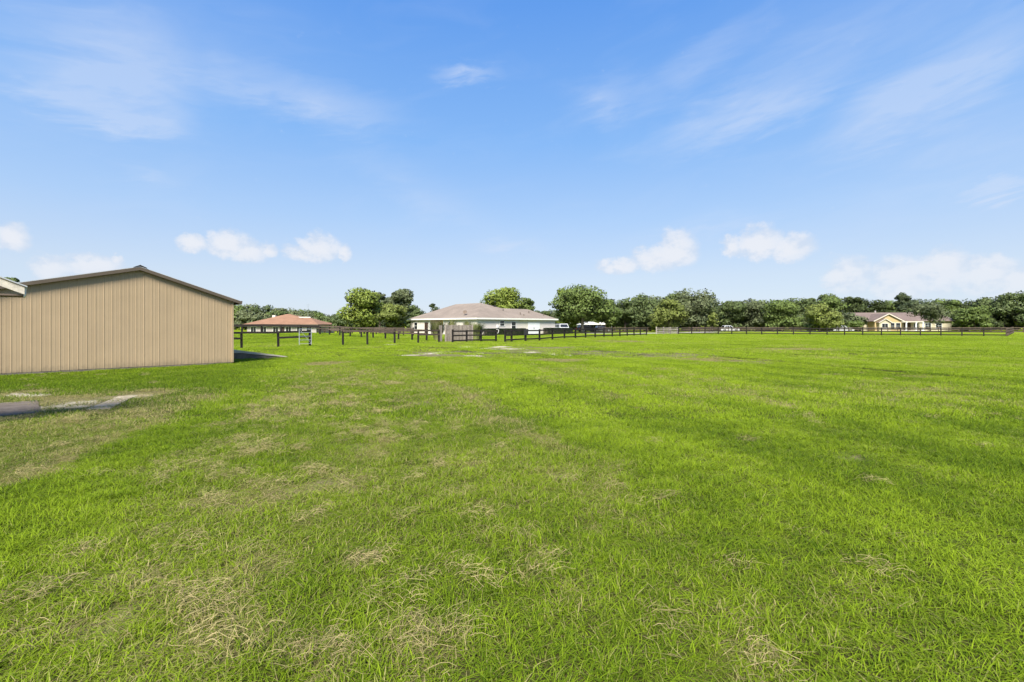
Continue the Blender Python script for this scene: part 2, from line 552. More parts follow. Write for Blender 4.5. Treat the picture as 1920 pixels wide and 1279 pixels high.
def heaps(q, p, cell, chance, seed, rmax):
    """irregular discs, one at most per cell, stretched along the lanes"""
    best = np.full_like(q, -2.0)
    cq, cp = np.floor(q / cell), np.floor(p / (cell * 1.6))
    for a_ in (-1, 0, 1):
        for b_ in (-1, 0, 1):
            iq, ip = cq + a_, cp + b_
            on = _hash(iq, ip, seed) < chance
            ox = (iq + .15 + .7 * _hash(iq, ip, seed + 7)) * cell
            oy = (ip + .15 + .7 * _hash(iq, ip, seed + 13)) * cell * 1.6
            r = rmax * cell * (.45 + .8 * _hash(iq, ip, seed + 19))
            v = 1 - np.hypot((q - ox) / r, (p - oy) / (r * 2.3))
            best = np.maximum(best, np.where(on, v, -2.0))
    return best


def lawn(x, y):
    x = np.asarray(x, float); y = np.asarray(y, float)
    q = 0.94 * x + 0.33 * y + (fbm(x / 3, y / 3, 40, 2) - .5) * 0.9 + (fbm(x / .5, y / .5, 41, 2) - .5) * 0.9      # across the mowing lanes
    p = -0.33 * x + 0.94 * y                                             # along them
    n1 = fbm(x / 2.6, y / 2.6, 1, 4)
    n2 = fbm(q / 0.55, p / 1.5, 7, 3)
    n3 = fbm(x / 0.42, y / 0.42, 21, 3)
    n4 = fbm(x / 13, y / 13, 60, 3)
    mixz = sst(q, -2.6, -1.0) * (1 - sst(q, 1.6, 3.6))                    # the lane full of clippings
    leftz = 1 - sst(q, -3.3, -2.8)
    right = sst(q, 2.4, 3.6)
    near = 1 - sst(y, 16, 26)
    n5 = fbm(x / 0.2, y / 0.2, 33, 2)
    clump = sst(n3 * .5 + n5 * .2 + n2 * .3, 0.52, 0.66)
    piles = heaps(q, p, 0.48, 0.60, 50, 0.32)                            # raked heaps of pale clippings
    piles2 = heaps(q, p, 1.0, 0.16, 52, 0.30)
    pl = np.maximum(sst(piles + (n5 - .5) * .9, .15, .75), sst(piles2 + (n5 - .5) * 1.1 + (n3 - .5), .1, .8))
    wst = 1 - sst(q, -0.6, 2.6)
    lawn.pl = np.maximum(mixz * (0.25 + 0.75 * wst) * (pl * (0.35 + 0.65 * sst(n1, .34, .6)) + 0.10 + 0.30 * clump), leftz * (pl * .5 + .15 * clump) * (1 - sst(y, 9, 11))) * (1 - sst(y, 10, 17))
    dry = 0.025 + 0.10 * clump * near
    dry = dry + mixz * near * (0.07 + 0.13 * sst(n1, .35, .65) + 0.24 * clump)
    dry = np.maximum(dry, mixz * near * pl * (0.30 + 0.3 * sst(n1, .3, .6)))
    dry = np.maximum(dry, right * near * sst(heaps(q, p, 1.6, 0.25, 55, 0.3) + (n5 - .5), .2, .8) * 0.55)
    dry = np.maximum(dry, leftz * (1 - sst(y, 10, 13)) * (0.34 + 0.2 * clump + 0.35 * pl))
    ridge = np.exp(-((q + 3.0) / 0.26) ** 2) * sst(n2 * .5 + n3 * .5, .34, .6) * (1 - sst(y, 9.5, 12))
    dry = np.maximum(dry, ridge * 1.05)
    ridge2 = np.exp(-((q - 2.7) / 0.30) ** 2) * sst(n2, .4, .62) * sst(y, 5, 7) * (1 - sst(y, 13, 15))
    dry = np.maximum(dry, ridge2 * 0.7)
    dry = np.maximum(dry, right * (0.03 + 0.16 * sst(n2 * .5 + n1 * .5, .52, .72) + 0.30 * clump * sst(n1, .46, .66)))
    dry = np.maximum(dry, sst(n4 * .5 + n1 * .5, .52, .70) * 0.26 * sst(y, 12, 25))
    # wheel lanes further out
    lane = 0.5 + 0.5 * np.sin(q * 2 * math.pi / 2.1 + 0.6)
    dry = np.maximum(dry, 0.20 * sst(lane, .55, .95) * sst(n1, .40, .62) * right)
    tn = ell(x, y, TAN) + (n3 - .5) * 1.3 + (n2 - .5)
    dry = np.maximum(dry, sst(tn, .0, .9) * 0.85)
    wd = ell(x, y, WEEDY) + (n3 - .5) * 1.5 + (n1 - .5) * 1.2
    bare = sst(wd, .0, .8) * 0.75
    bare = np.maximum(bare, sst(n3 * .6 + n1 * .4, .66, .76) * 0.8 * near)
    sd = ell(x, y, SANDS) + (n3 - .5) * 2.0 + (fbm(x / .16, y / .16, 90, 2) - .5) * 1.2
    sand = sst(sd, -.2, .95)
    tone = 0.42 + (n3 - .5) * 0.55 + (n1 - .5) * 0.9 + (n4 - .5) * 0.7 + 0.22 * np.sin(q * 2 * math.pi / 2.1 + 2.2) * right + 0.26 * sst(y, 6, 20)  # last term brightens far grass: grazing sun glint painted into the tone
    tone = tone - 0.22 * leftz * near + 0.12 * right + 0.10 * np.exp(-((q + 2.3) / .55) ** 2)
    return np.clip(dry, 0, 1), np.clip(sand, 0, 1), np.clip(tone, 0, 1), np.clip(bare, 0, 1)


# ------------------------------------------------------------------ ground: one sheet out to the horizon
rad = [0.0, 0.6]
while rad[-1] < 4200: rad.append(rad[-1] * 1.024 + 0.004)
rad = np.array(rad[1:])
ang = np.concatenate([np.linspace(R(-68), R(68), 440), np.linspace(R(68), R(292), 60)[1:-1]])
rr, aa = np.meshgrid(rad, ang, indexing='ij')
gx, gy = rr * np.sin(aa), rr * np.cos(aa)
gzz = terrain(gx, gy)
V = np.stack([gx, gy, gzz], -1).reshape(-1, 3)
nr, na = gx.shape
i, j = np.meshgrid(np.arange(nr - 1), np.arange(na), indexing='ij')
j2 = (j + 1) % na
Fc = np.stack([i * na + j, i * na + j2, (i + 1) * na + j2, (i + 1) * na + j], -1).reshape(-1, 4)[:, ::-1]
V = np.vstack([V, [[0, 0, gz(0, 0)]]])
gmat = bpy.data.materials.new('lawn_soil'); gmat.use_nodes = True
S.nt = gmat.node_tree


def attr(nm, kind='GEOMETRY'):
    n = S.nt.nodes.new('ShaderNodeAttribute'); n.attribute_name = nm; n.attribute_type = kind
    return S(n.outputs['Fac'])


GREEN_A, GREEN_B = (0.077, 0.134, 0.008), (0.260, 0.358, 0.018)
DRY_A, DRY_B = (0.205, 0.180, 0.058), (0.42, 0.365, 0.155)
b = gmat.node_tree.nodes['Principled BSDF']
b.inputs['Roughness'].default_value = 0.9; b.inputs['Specular IOR Level'].default_value = 0.02
pos = S(S.nt.nodes.new('ShaderNodeNewGeometry').outputs['Position'])
nA, nB, nC = noise(pos, 9, 5, .7), noise(pos, 0.35, 4, .6), noise(pos, 40, 3, .7)
far = smooth(S.m('SQRT', sep(pos)[0] * sep(pos)[0] + sep(pos)[1] * sep(pos)[1]), 25, 95)
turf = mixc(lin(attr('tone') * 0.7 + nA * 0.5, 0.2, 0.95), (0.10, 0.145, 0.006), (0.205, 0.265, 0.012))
soil = mixc(lin(nA, .35, .65), (0.022, 0.021, 0.008), (0.050, 0.046, 0.018))
cc = mixc(far * 0.9 + 0.1, soil, turf)
cc = mixc(attr('dry') * 0.6, cc, mixc(nC, (0.10, 0.085, 0.035), (0.26, 0.215, 0.10)))
cc = mixc(attr('bare') * 0.85, cc, mixc(lin(nA, .35, .65), (0.12, 0.11, 0.055), (0.25, 0.215, 0.12)))
cc = mixc(attr('sand'), cc, mixc(lin(nA, .3, .7), (0.36, 0.305, 0.215), (0.54, 0.475, 0.365)))
S.nt.links.new(cc.s, b.inputs['Base Color'])
bn = S.nt.nodes.new('ShaderNodeBump'); bn.inputs['Strength'].default_value = 0.5; bn.inputs['Distance'].default_value = 0.03
S.nt.links.new((nA * 0.6 + nC * 0.4).s, bn.inputs['Height']); S.nt.links.new(bn.outputs[0], b.inputs['Normal'])
gme = np_mesh('ground', V, Fc, gmat, True)
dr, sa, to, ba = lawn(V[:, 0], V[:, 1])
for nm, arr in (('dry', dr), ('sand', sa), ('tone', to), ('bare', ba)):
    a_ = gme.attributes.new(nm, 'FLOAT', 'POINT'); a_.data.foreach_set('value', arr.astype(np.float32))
ground = link('ground', gme)
tag(ground, 'mown green paddock ground with worn sandy patches reaching the horizon', 'ground', kind='structure')

# ------------------------------------------------------------------ grass
grass_mat = bpy.data.materials.new('grass_blade'); grass_mat.use_nodes = True
S.nt = grass_mat.node_tree; S.nt.nodes.clear()
geo = S.nt.nodes.new('ShaderNodeNewGeometry')
rnd = S(geo.outputs['Random Per Island'])
oi = S(S.nt.nodes.new('ShaderNodeObjectInfo').outputs['Random'])
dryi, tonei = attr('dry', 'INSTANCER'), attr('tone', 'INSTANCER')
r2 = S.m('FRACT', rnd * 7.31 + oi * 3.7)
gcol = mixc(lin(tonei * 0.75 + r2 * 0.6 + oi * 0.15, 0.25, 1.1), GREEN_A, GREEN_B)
dcol = mixc(S.m('FRACT', rnd * 3.1 + oi), DRY_A, DRY_B)
isdry = smooth(dryi * 1.12 - rnd, -0.10, 0.16)
col = mixc(isdry, gcol, dcol)
nm = S.nt.nodes.new('ShaderNodeMix'); nm.data_type = 'VECTOR'; nm.inputs[0].default_value = 0.42
S.nt.links.new(geo.outputs['Normal'], nm.inputs[4]); nm.inputs[5].default_value = (0, 0, 1)
nn = S.nt.nodes.new('ShaderNodeVectorMath'); nn.operation = 'NORMALIZE'; S.nt.links.new(nm.outputs[1], nn.inputs[0])
d = S.nt.nodes.new('ShaderNodeBsdfPrincipled'); d.inputs['Roughness'].default_value = 0.5; d.inputs['Specular IOR Level'].default_value = 0.05
S.nt.links.new(col.s, d.inputs['Base Color']); S.nt.links.new(nn.outputs[0], d.inputs['Normal'])
t = S.nt.nodes.new('ShaderNodeBsdfTranslucent'); S.nt.links.new(col.s, t.inputs['Color'])
ms = S.nt.nodes.new('ShaderNodeMixShader'); ms.inputs[0].default_value = 0.35
S.nt.links.new(d.outputs[0], ms.inputs[1]); S.nt.links.new(t.outputs[0], ms.inputs[2])
om = S.nt.nodes.new('ShaderNodeOutputMaterial'); S.nt.links.new(ms.outputs[0], om.inputs[0])
rng = np.random.default_rng(11)


def blades(n, radius, h0, h1, w, lean, flat=False, seed=0):
    g = np.random.default_rng(seed)
    V, Q = [], []
    for k in range(n):
        a, rr_ = g.uniform(0, 6.283), radius * math.sqrt(g.uniform())
        x, y = rr_ * math.cos(a), rr_ * math.sin(a)
        h = g.uniform(h0, h1); ww = w * g.uniform(.6, 1.2)
        th = g.uniform(0, 6.283); dx_, dy_ = math.cos(th), math.sin(th)
        if flat:
            L = g.uniform(.05, .15); z0 = g.uniform(.004, h)
            cur = g.uniform(-1.6, 1.6)
            pts = []
            for s in np.linspace(0, 1, 5):
                t_ = th + cur * s
                pts.append((x + L * s * math.cos(t_), y + L * s * math.sin(t_), z0 + h * 0.8 * math.sin(s * math.pi) * g.uniform(.3, 1)))
        else:
            L = lean * h * g.uniform(.2, 1.6)
            pts = [(x + dx_ * L * s ** 1.8, y + dy_ * L * s ** 1.8, h * (s - 0.22 * s * s * (L / h))) for s in (0, .45, .8, 1.0)]
        tw = th + math.pi / 2 + g.uniform(-.9, .9)
        wx, wy = math.cos(tw), math.sin(tw)
        b0 = len(V)
        m = len(pts)
        for s, p in enumerate(pts):
            k_ = ww / 2 * (1 - 0.9 * (s / (m - 1)) ** 1.6 if not flat else .75)
            V += [(p[0] - wx * k_, p[1] - wy * k_, p[2]), (p[0] + wx * k_, p[1] + wy * k_, p[2] + (0.001 if flat else 0))]
        Q += [(b0 + 2 * s, b0 + 2 * s + 1, b0 + 2 * s + 3, b0 + 2 * s + 2) for s in range(m - 1)]
    return np_mesh('grass_tuft', np.array(V), np.array(Q), grass_mat)


def tuft_collection(name, specs):
    c_ = bpy.data.collections.new(name)          # not linked to the scene: only a source for the instances
    for k, sp in enumerate(specs):
        o = bpy.data.objects.new('%s_%02d' % (name, k), blades(*sp[:6], flat=sp[6], seed=100 + k))
        c_.objects.link(o)
    return c_


def scatter(y0, y1, dens, slope=1.22, pad=1.0):
    out = []
    step = 1 / math.sqrt(dens)
    ys = np.arange(y0, y1, step)
    for yv in ys:
        w = slope * yv + pad
        xs = np.arange(-w, w, step)
        out.append(np.stack([xs, np.full_like(xs, yv)], 1))
    P = np.vstack(out)
    return P + rng.uniform(-.55, .55, P.shape) * step


def keep_out(P):
    """no grass through slabs and floors"""
    x, y = P[:, 0], P[:, 1]
    k = np.ones(len(P), bool)
    for (ox, oy, ux, uy, lu, vx, vy, lv) in BLOCKS:
        a_ = (x - ox) * ux + (y - oy) * uy; b_ = (x - ox) * vx + (y - oy) * vy
        k &= ~((a_ > 0) & (a_ < lu) & (b_ > 0) & (b_ < lv))
    return k


E = (0.70, 0.714)              # along the shed's gable, towards the far corner
NB = (-0.714, 0.70)            # along its ridge, away from the viewer
SC = G(435, 682)               # shed corner on the right of the gable
# blocks: origin, axis u, length, axis v, length
BLOCKS = [(SC[0] - E[0] * 8.0, SC[1] - E[1] * 8.0, E[0], E[1], 8.0, NB[0], NB[1], 10.0),
          (SC[0] + NB[0] * 2.4, SC[1] + NB[1] * 2.4, E[0], E[1], 3.3, NB[0], NB[1], 3.0)]
SLAB = (G(95, 750), G(76, 775))
sx_, sy_ = SLAB[0]
PAVE = [G(160, 771), G(206, 769.5), G(250, 747), G(222, 746)]
BLOCKS.append((SLAB[1][0] - E[0] * 4 + NB[0] * .08, SLAB[1][1] - E[1] * 4 + NB[1] * .08, E[0], E[1], 3.94, NB[0], NB[1], 1.9))


def grass_layer(name, label, coll, P, hscale, nvar, ndry, seed):
    name_near = seed == 1
    P = P[keep_out(P)]
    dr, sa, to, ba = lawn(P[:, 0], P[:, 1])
    g = np.random.default_rng(seed)
    k = g.uniform(size=len(P)) > np.maximum(sa * 0.97, ba * 0.55)
    P, dr, sa, to, ba = P[k], dr[k], sa[k], to[k], ba[k]
    n = len(P)
    hv = (0.66 if name_near else 0.78) * hscale * (0.35 + 0.7 * fbm(P[:, 0] / 1.1, P[:, 1] / 1.1, 77, 3) + 0.65 * fbm(P[:, 0] / .22, P[:, 1] / .22, 78, 2)) * (1 - 0.30 * dr) * g.uniform(.8, 1.2, n) * (1 - 0.4 * ba)
    # flat tangles of clippings where it is dry
    idx = g.integers(0, nvar, n)
    isd = g.uniform(size=n) < dr * 0.62
    idx = np.where(isd, nvar + g.integers(0, ndry, n), idx)
    me = bpy.data.meshes.new(name)
    me.vertices.add(n)
    z = terrain(P[:, 0], P[:, 1]) - 0.004
    me.vertices.foreach_set('co', np.column_stack([P, z]).astype(np.float32).ravel())
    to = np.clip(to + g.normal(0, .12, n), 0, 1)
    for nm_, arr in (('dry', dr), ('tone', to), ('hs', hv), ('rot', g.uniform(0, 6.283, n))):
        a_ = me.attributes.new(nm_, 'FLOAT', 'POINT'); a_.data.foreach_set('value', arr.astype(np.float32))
    a_ = me.attributes.new('pick', 'INT', 'POINT'); a_.data.foreach_set('value', idx.astype(np.int32))
    o = link(name, me)
    tag(o, label, 'grass', kind='stuff')
    ng = bpy.data.node_groups.new(name, 'GeometryNodeTree')
    ng.interface.new_socket('Geometry', in_out='INPUT', socket_type='NodeSocketGeometry')
    ng.interface.new_socket('Geometry', in_out='OUTPUT', socket_type='NodeSocketGeometry')
    N = ng.nodes.new; L = ng.links.new
    gi, go = N('NodeGroupInput'), N('NodeGroupOutput')
    ci = N('GeometryNodeCollectionInfo'); ci.inputs['Collection'].default_value = coll
    ci.inputs['Separate Children'].default_value = True; ci.inputs['Reset Children'].default_value = True
    ip = N('GeometryNodeInstanceOnPoints'); ip.inputs['Pick Instance'].default_value = True

    def na(nm_, tp):
        q = N('GeometryNodeInputNamedAttribute'); q.data_type = tp; q.inputs['Name'].default_value = nm_
        return q.outputs[0]
    cx = N('ShaderNodeCombineXYZ'); L(na('rot', 'FLOAT'), cx.inputs[2])
    cs = N('ShaderNodeCombineXYZ'); cs.inputs[0].default_value = 1; cs.inputs[1].default_value = 1; L(na('hs', 'FLOAT'), cs.inputs[2])
    L(gi.outputs[0], ip.inputs['Points']); L(ci.outputs[0], ip.inputs['Instance']); L(na('pick', 'INT'), ip.inputs['Instance Index'])
    L(cx.outputs[0], ip.inputs['Rotation']); L(cs.outputs[0], ip.inputs['Scale']); L(ip.outputs[0], go.inputs[0])
    md = o.modifiers.new('tufts', 'NODES'); md.node_group = ng
    return o


straw_mat = mat('dry_clippings', (0.30, 0.245, 0.115), 0.7, 0, 0.25, 30, 0, 1, .1, .22)
_keep = grass_mat
grass_mat = straw_mat
straw_c = tuft_collection('straw', [(44, .10, .010, .05, .0019, 0, True), (36, .09, .012, .06, .0021, 0, True), (52, .13, .010, .04, .0018, 0, True), (24, .14, .012, .05, .0022, 0, True)])
grass_mat = _keep
near_c = tuft_collection('tuft_near', [(42, .085, .04, .095, .0060, 1.0, False), (40, .085, .03, .085, .0066, 1.4, False), (44, .09, .045, .115, .0056, .8, False), (40, .085, .03, .07, .0060, 1.9, False), (30, .05, .06, .13, .0062, .9, False),
                                       (60, .10, .01, .040, .0030, 0, True), (70, .11, .012, .060, .0026, 0, True)])
mid_c = tuft_collection('tuft_mid', [(140, .27, .035, .085, .0100, .7, False), (130, .27, .03, .08, .0105, .9, False), (140, .27, .04, .10, .0095, .6, False),
                                     (150, .27, .01, .045, .0055, 0, True), (140, .27, .01, .04, .006, 0, True)])
far_c = tuft_collection('tuft_far', [(300, .85, .035, .09, .026, .6, False), (280, .85, .03, .085, .028, .7, False), (300, .85, .035, .10, .024, .5, False),
                                     (300, .85, .03, .06, .02, .9, False), (280, .85, .025, .05, .022, 1.0, False)])
grass_layer('grass', 'uneven mown grass with dry clippings at the viewer\'s feet', near_c, scatter(1.3, 8.0, 150), 1.0, 5, 2, 1)
grass_layer('grass', 'mown grass across the middle of the paddock by the shed', mid_c, scatter(7.7, 24, 17, pad=1.5), 1.0, 3, 2, 2)
grass_layer('grass', 'bright mown grass out to the black fences', far_c, scatter(23.5, 92, 1.25, pad=2), 1.0, 3, 2, 3)

Ps = scatter(1.5, 17, 85, pad=1.0)
Ps = Ps[keep_out(Ps)]
lawn(Ps[:, 0], Ps[:, 1])
prob = lawn.pl
stray = (rng.uniform(size=len(Ps)) < 0.003)
kk = (rng.uniform(size=len(Ps)) < prob * 0.42) | stray
Ps, lift = Ps[kk], prob[kk]
sme = bpy.data.meshes.new('grass_clippings')
sme.vertices.add(len(Ps))
sme.vertices.foreach_set('co', np.column_stack([Ps, terrain(Ps[:, 0], Ps[:, 1]) + 0.018 + 0.030 * lift * rng.uniform(0, 1, len(Ps))]).astype(np.float32).ravel())
for nm_, arr in (('hs', rng.uniform(.7, 1.5, len(Ps))), ('rot', rng.uniform(0, 6.283, len(Ps)))):
    a_ = sme.attributes.new(nm_, 'FLOAT', 'POINT'); a_.data.foreach_set('value', arr.astype(np.float32))
a_ = sme.attributes.new('pick', 'INT', 'POINT'); a_.data.foreach_set('value', rng.integers(0, 4, len(Ps)).astype(np.int32))
so = link('grass_clippings', sme)
tag(so, 'pale dry clippings lying in small heaps over the near grass', 'clippings', kind='stuff')
ng = bpy.data.node_groups['grass'].copy()
for n_ in ng.nodes:
    if n_.bl_idname == 'GeometryNodeCollectionInfo': n_.inputs['Collection'].default_value = straw_c
md = so.modifiers.new('clippings', 'NODES'); md.node_group = ng


# ------------------------------------------------------------------ tan steel shed
def w3(x, y, z=0.0): return Vector((x, y, z))


E3, N3 = w3(*E), w3(*NB)
PITCH = 0.2286
W_SHED, RIDGE_T, EAVE_R, RIDGE_Z, SL_L, D_SHED = 35 * PITCH, 3.07, 2.67, 3.72, 0.251, 9.6


def shed_top(t):
    return EAVE_R + (RIDGE_Z - EAVE_R) * t / RIDGE_T if t < RIDGE_T else RIDGE_Z - SL_L * (t - RIDGE_T)


shed = empty('metal_shed', (SC[0], SC[1], 0))
tag(shed, 'tan ribbed steel shed with brown roof edge beside the mown field', 'shed')
core = MB()
t_l = W_SHED
prof = [(-E3 * t + w3(0, 0, z)) for t, z in ((0.03, 0.0), (t_l - 0.03, 0.0), (t_l - 0.03, shed_top(t_l) - .05), (RIDGE_T, RIDGE_Z - .06), (0.03, EAVE_R - .05))]
core.prism(prof, N3 * 0.05, N3 * (D_SHED - 0.05)).build('wall', M['tan_core'], shed)


def rib_panel(name, o0, along, out, z0, zt0, zt1, parent):
    """one roll-formed sheet, PITCH wide, with a raised rib at its lap"""
    prof_ = [(0, 0), (.012, .0), (.019, .007), (.043, .007), (.050, 0), (.118, 0.0), (.122, .002), (.150, .002), (.154, 0), (PITCH - .001, 0.0)]
    vs, fs = [], []
    for z_, k in ((z0, 0), (None, 1)):
        for (a_, h_) in prof_:
            zz = z0 if k == 0 else zt0 + (zt1 - zt0) * a_ / PITCH
            vs.append(o0 + along * a_ + out * (h_ + 0.012) + w3(0, 0, zz))
    n = len(prof_)
    fs = [(i_, i_ + 1, n + i_ + 1, n + i_) for i_ in range(n - 1)]
    back = len(vs)
    vs += [o0 + w3(0, 0, z0), o0 + along * PITCH + w3(0, 0, z0), o0 + w3(0, 0, zt0), o0 + along * PITCH + w3(0, 0, zt1)]
    fs += [(back, back + 2, back + 3, back + 1)]
    return MB().add(vs, fs).build(name, M['tan_steel'], parent)


for k in range(35):
    t0 = k * PITCH
    t1 = t0 + PITCH
    # the sheet runs from t1 back to t0 so the lap rib sits on its left edge
    rib_panel('wall_panel', -E3 * t1, E3, -N3, 0.07 + random.uniform(-.004, .004), shed_top(t1) - .03, shed_top(t0) - .03, shed)
for k in range(41):
    rib_panel('wall_panel', N3 * (k * PITCH + .03), N3, E3, 0.07, EAVE_R - .03, EAVE_R - .03, shed)
MB().box((E3 * .012 - N3 * .012 + w3(0, 0, EAVE_R / 2 + .02)), (.075, .075, EAVE_R - .08), math.atan2(E[1], E[0])).build('corner_trim', M['tan_steel'], shed)
MB().prism([(-E3 * t - N3 * .008 + w3(0, 0, z)) for t, z in ((0.0, .0), (t_l, .0), (t_l, .065), (0.0, .065))], w3(0, 0, 0), N3 * .03).build('sill_gap', M['soil_face'], shed)
OH, OG = 0.30, 0.14
for (ta, za, tb, zb) in ((-OH, shed_top(0) - OH * .343, RIDGE_T, RIDGE_Z), (RIDGE_T, RIDGE_Z, t_l + OH, shed_top(t_l + OH))):
    pts = [-E3 * ta + w3(0, 0, za + .02), -E3 * tb + w3(0, 0, zb + .02), -E3 * tb + w3(0, 0, zb + .055), -E3 * ta + w3(0, 0, za + .055)]
    MB().prism(pts, -N3 * OG, N3 * (D_SHED + OG)).build('roof_sheet', M['galv'], shed)
    rk = [-E3 * ta + w3(0, 0, za - .085), -E3 * tb + w3(0, 0, zb - .085), -E3 * tb + w3(0, 0, zb + .034), -E3 * ta + w3(0, 0, za + .034)]
    MB().prism(rk, -N3 * (OG + .025), -N3 * (OG - .012)).build('rake_trim', M['brown_trim'], shed)
    sf = [-E3 * ta + w3(0, 0, za - .01), -E3 * tb + w3(0, 0, zb - .01), -E3 * tb + w3(0, 0, zb + .012), -E3 * ta + w3(0, 0, za + .012)]
    MB().prism(sf, -N3 * (OG - .02), N3 * .05).build('soffit', M['brown_trim'], shed)
MB().prism([E3 * OH + w3(0, 0, shed_top(0) - OH * .343 - .09), E3 * (OH + .03) + w3(0, 0, shed_top(0) - OH * .343 - .09),
            E3 * (OH + .05) + w3(0, 0, shed_top(0) - OH * .343 + .05), E3 * OH + w3(0, 0, shed_top(0) - OH * .343 + .05)], -N3 * (OG + .03), N3 * (D_SHED + OG)).build('eave_trim', M['brown_trim'], shed)
rc = [-E3 * (RIDGE_T + s) + w3(0, 0, RIDGE_Z + .06 - abs(s) * .30 + h) for s, h in ((-.2, 0), (0, .035), (.2, 0), (.2, .014), (0, .05), (-.2, .014))]
MB().prism(rc, -N3 * (OG + .03), N3 * (D_SHED + OG)).build('ridge_cap', M['brown_trim'], shed)

# concrete ramp at the shed's side door
rp = w3(SC[0], SC[1], 0) + N3 * 2.5 + E3 * .06
ramp = empty('concrete_ramp', rp)
tag(ramp, 'pale concrete ramp with dark stained side, sloping down beside the tan shed', 'ramp')
MB().prism([w3(0, 0, .44), E3 * 1.0 + w3(0, 0, .42), E3 * 3.1 + w3(0, 0, .05), E3 * 3.1 + w3(0, 0, .00), E3 * 1.0 + w3(0, 0, .30), w3(0, 0, .32)], w3(0, 0, 0), N3 * 2.7).build('ramp_slab', M['concrete'], ramp)
MB().prism([w3(0, 0, -.05), w3(0, 0, .31), E3 * 1.0 + w3(0, 0, .29), E3 * 2.9 + w3(0, 0, .01), E3 * 2.9 + w3(0, 0, -.05)], N3 * .03, N3 * 2.67).build('ramp_base', M['soil_face'], ramp)

# ------------------------------------------------------------------ barn whose roof corner shows at the left edge
BC = w3(X(46, 7.4), 7.4, 0)
barn = empty('small_barn', BC)
tag(barn, 'corner of a low roof with weathered cream rake board beside the tan shed', 'building')
BE, BS = 2.14, 0.46     # eave height, pitch
RT = 3.2
for nm_, ta, tb in (('rake_board', 0, RT), ('rake_board', 2 * RT, RT)):
    z0, z1 = BE, BE + RT * BS
    pts = [-E3 * ta + w3(0, 0, z0 - .065), -E3 * tb + w3(0, 0, z1 - .065), -E3 * tb + w3(0, 0, z1 + .045), -E3 * ta + w3(0, 0, z0 + .045)]
    MB().prism(pts, w3(0, 0, 0), N3 * .035).build(nm_, M['old_trim'], barn)
    pts = [-E3 * (ta - math.copysign(.03, tb - ta)) + w3(0, 0, z0 + .047), -E3 * tb + w3(0, 0, z1 + .047), -E3 * tb + w3(0, 0, z1 + .066), -E3 * (ta - math.copysign(.03, tb - ta)) + w3(0, 0, z0 + .066)]
    MB().prism(pts, -N3 * .02, N3 * .75).build('roof_sheet', M['galv'], barn)
    sg = math.copysign(1, tb - ta)
    MB().prism([-E3 * (ta - sg * .02) + w3(0, 0, z0 - .07), -E3 * (ta + sg * .01) + w3(0, 0, z0 - .10), -E3 * (ta + sg * .01) + w3(0, 0, z0 + .05), -E3 * (ta - sg * .02) + w3(0, 0, z0 + .05)], N3 * .037, N3 * .75).build('eave_board', M['white_trim'], barn)
MB().prism([-E3 * .0 + w3(0, 0, BE - .085), -E3 * 2 * RT + w3(0, 0, BE - .085), -E3 * 2 * RT + w3(0, 0, BE - .06), w3(0, 0, BE - .06)], N3 * .04, N3 * .72).build('soffit', M['soffit'], barn)
bw = [-E3 * t + w3(0, 0, z) for t, z in ((2.4, 0), (2 * RT - .42, 0), (2 * RT - .42, BE - .09), (2.4, BE - .09))]
MB().prism(bw, N3 * .3, N3 * .7).build('wall', M['tan_steel'], barn)
MB().box(-E3 * .62 + N3 * .55 + w3(0, 0, BE / 2 - .04), (.11, .11, BE - .1), math.atan2(E[1], E[0])).build('post', M['old_trim'], barn)

# concrete apron in front of it
s1 = w3(*SLAB[1], gz(*SLAB[1]) - .004)
apron = MB().prism([s1 + w3(0, 0, -.05), s1 - E3 * 4 + w3(0, 0, -.05), s1 - E3 * 4 + N3 * 2.05 + w3(0, 0, -.05), s1 + N3 * 2.05 + w3(0, 0, -.05)], w3(0, 0, 0), w3(0, 0, .066)).build('concrete_apron', M['dark_slab'])
tag(apron, 'dark grey weathered concrete slab edge beside dry sandy grass at far left', 'slab')

pv = [w3(x, y, gz(x, y) - .03) for (x, y) in PAVE]
mid0, mid1 = pv[0].lerp(pv[3], .5), pv[1].lerp(pv[2], .47)
for quad_, lb in (((pv[0], pv[1], mid1, mid0), 'pale worn paving piece beside the dark slab, nearer of two'), ((mid0.lerp(pv[3], .04), mid1.lerp(pv[2], .04), pv[2], pv[3]), 'pale worn paving piece beside the dark slab, farther of two')):
    tag(MB().prism(list(quad_), w3(0, 0, 0), w3(0, 0, .05)).build('paving_piece', M['paver'], None), lb, 'paving', 'paving pieces in the dry grass')

# ------------------------------------------------------------------ houses
def hip_roof(x0, x1, y0, y1, z0, ridge, zr):
    """ridge: two plan points"""
    (ax, ay), (bx, by) = ridge
    v = [(x0, y0, z0), (x1, y0, z0), (x1, y1, z0), (x0, y1, z0), (ax, ay, zr), (bx, by, zr)]
    return v


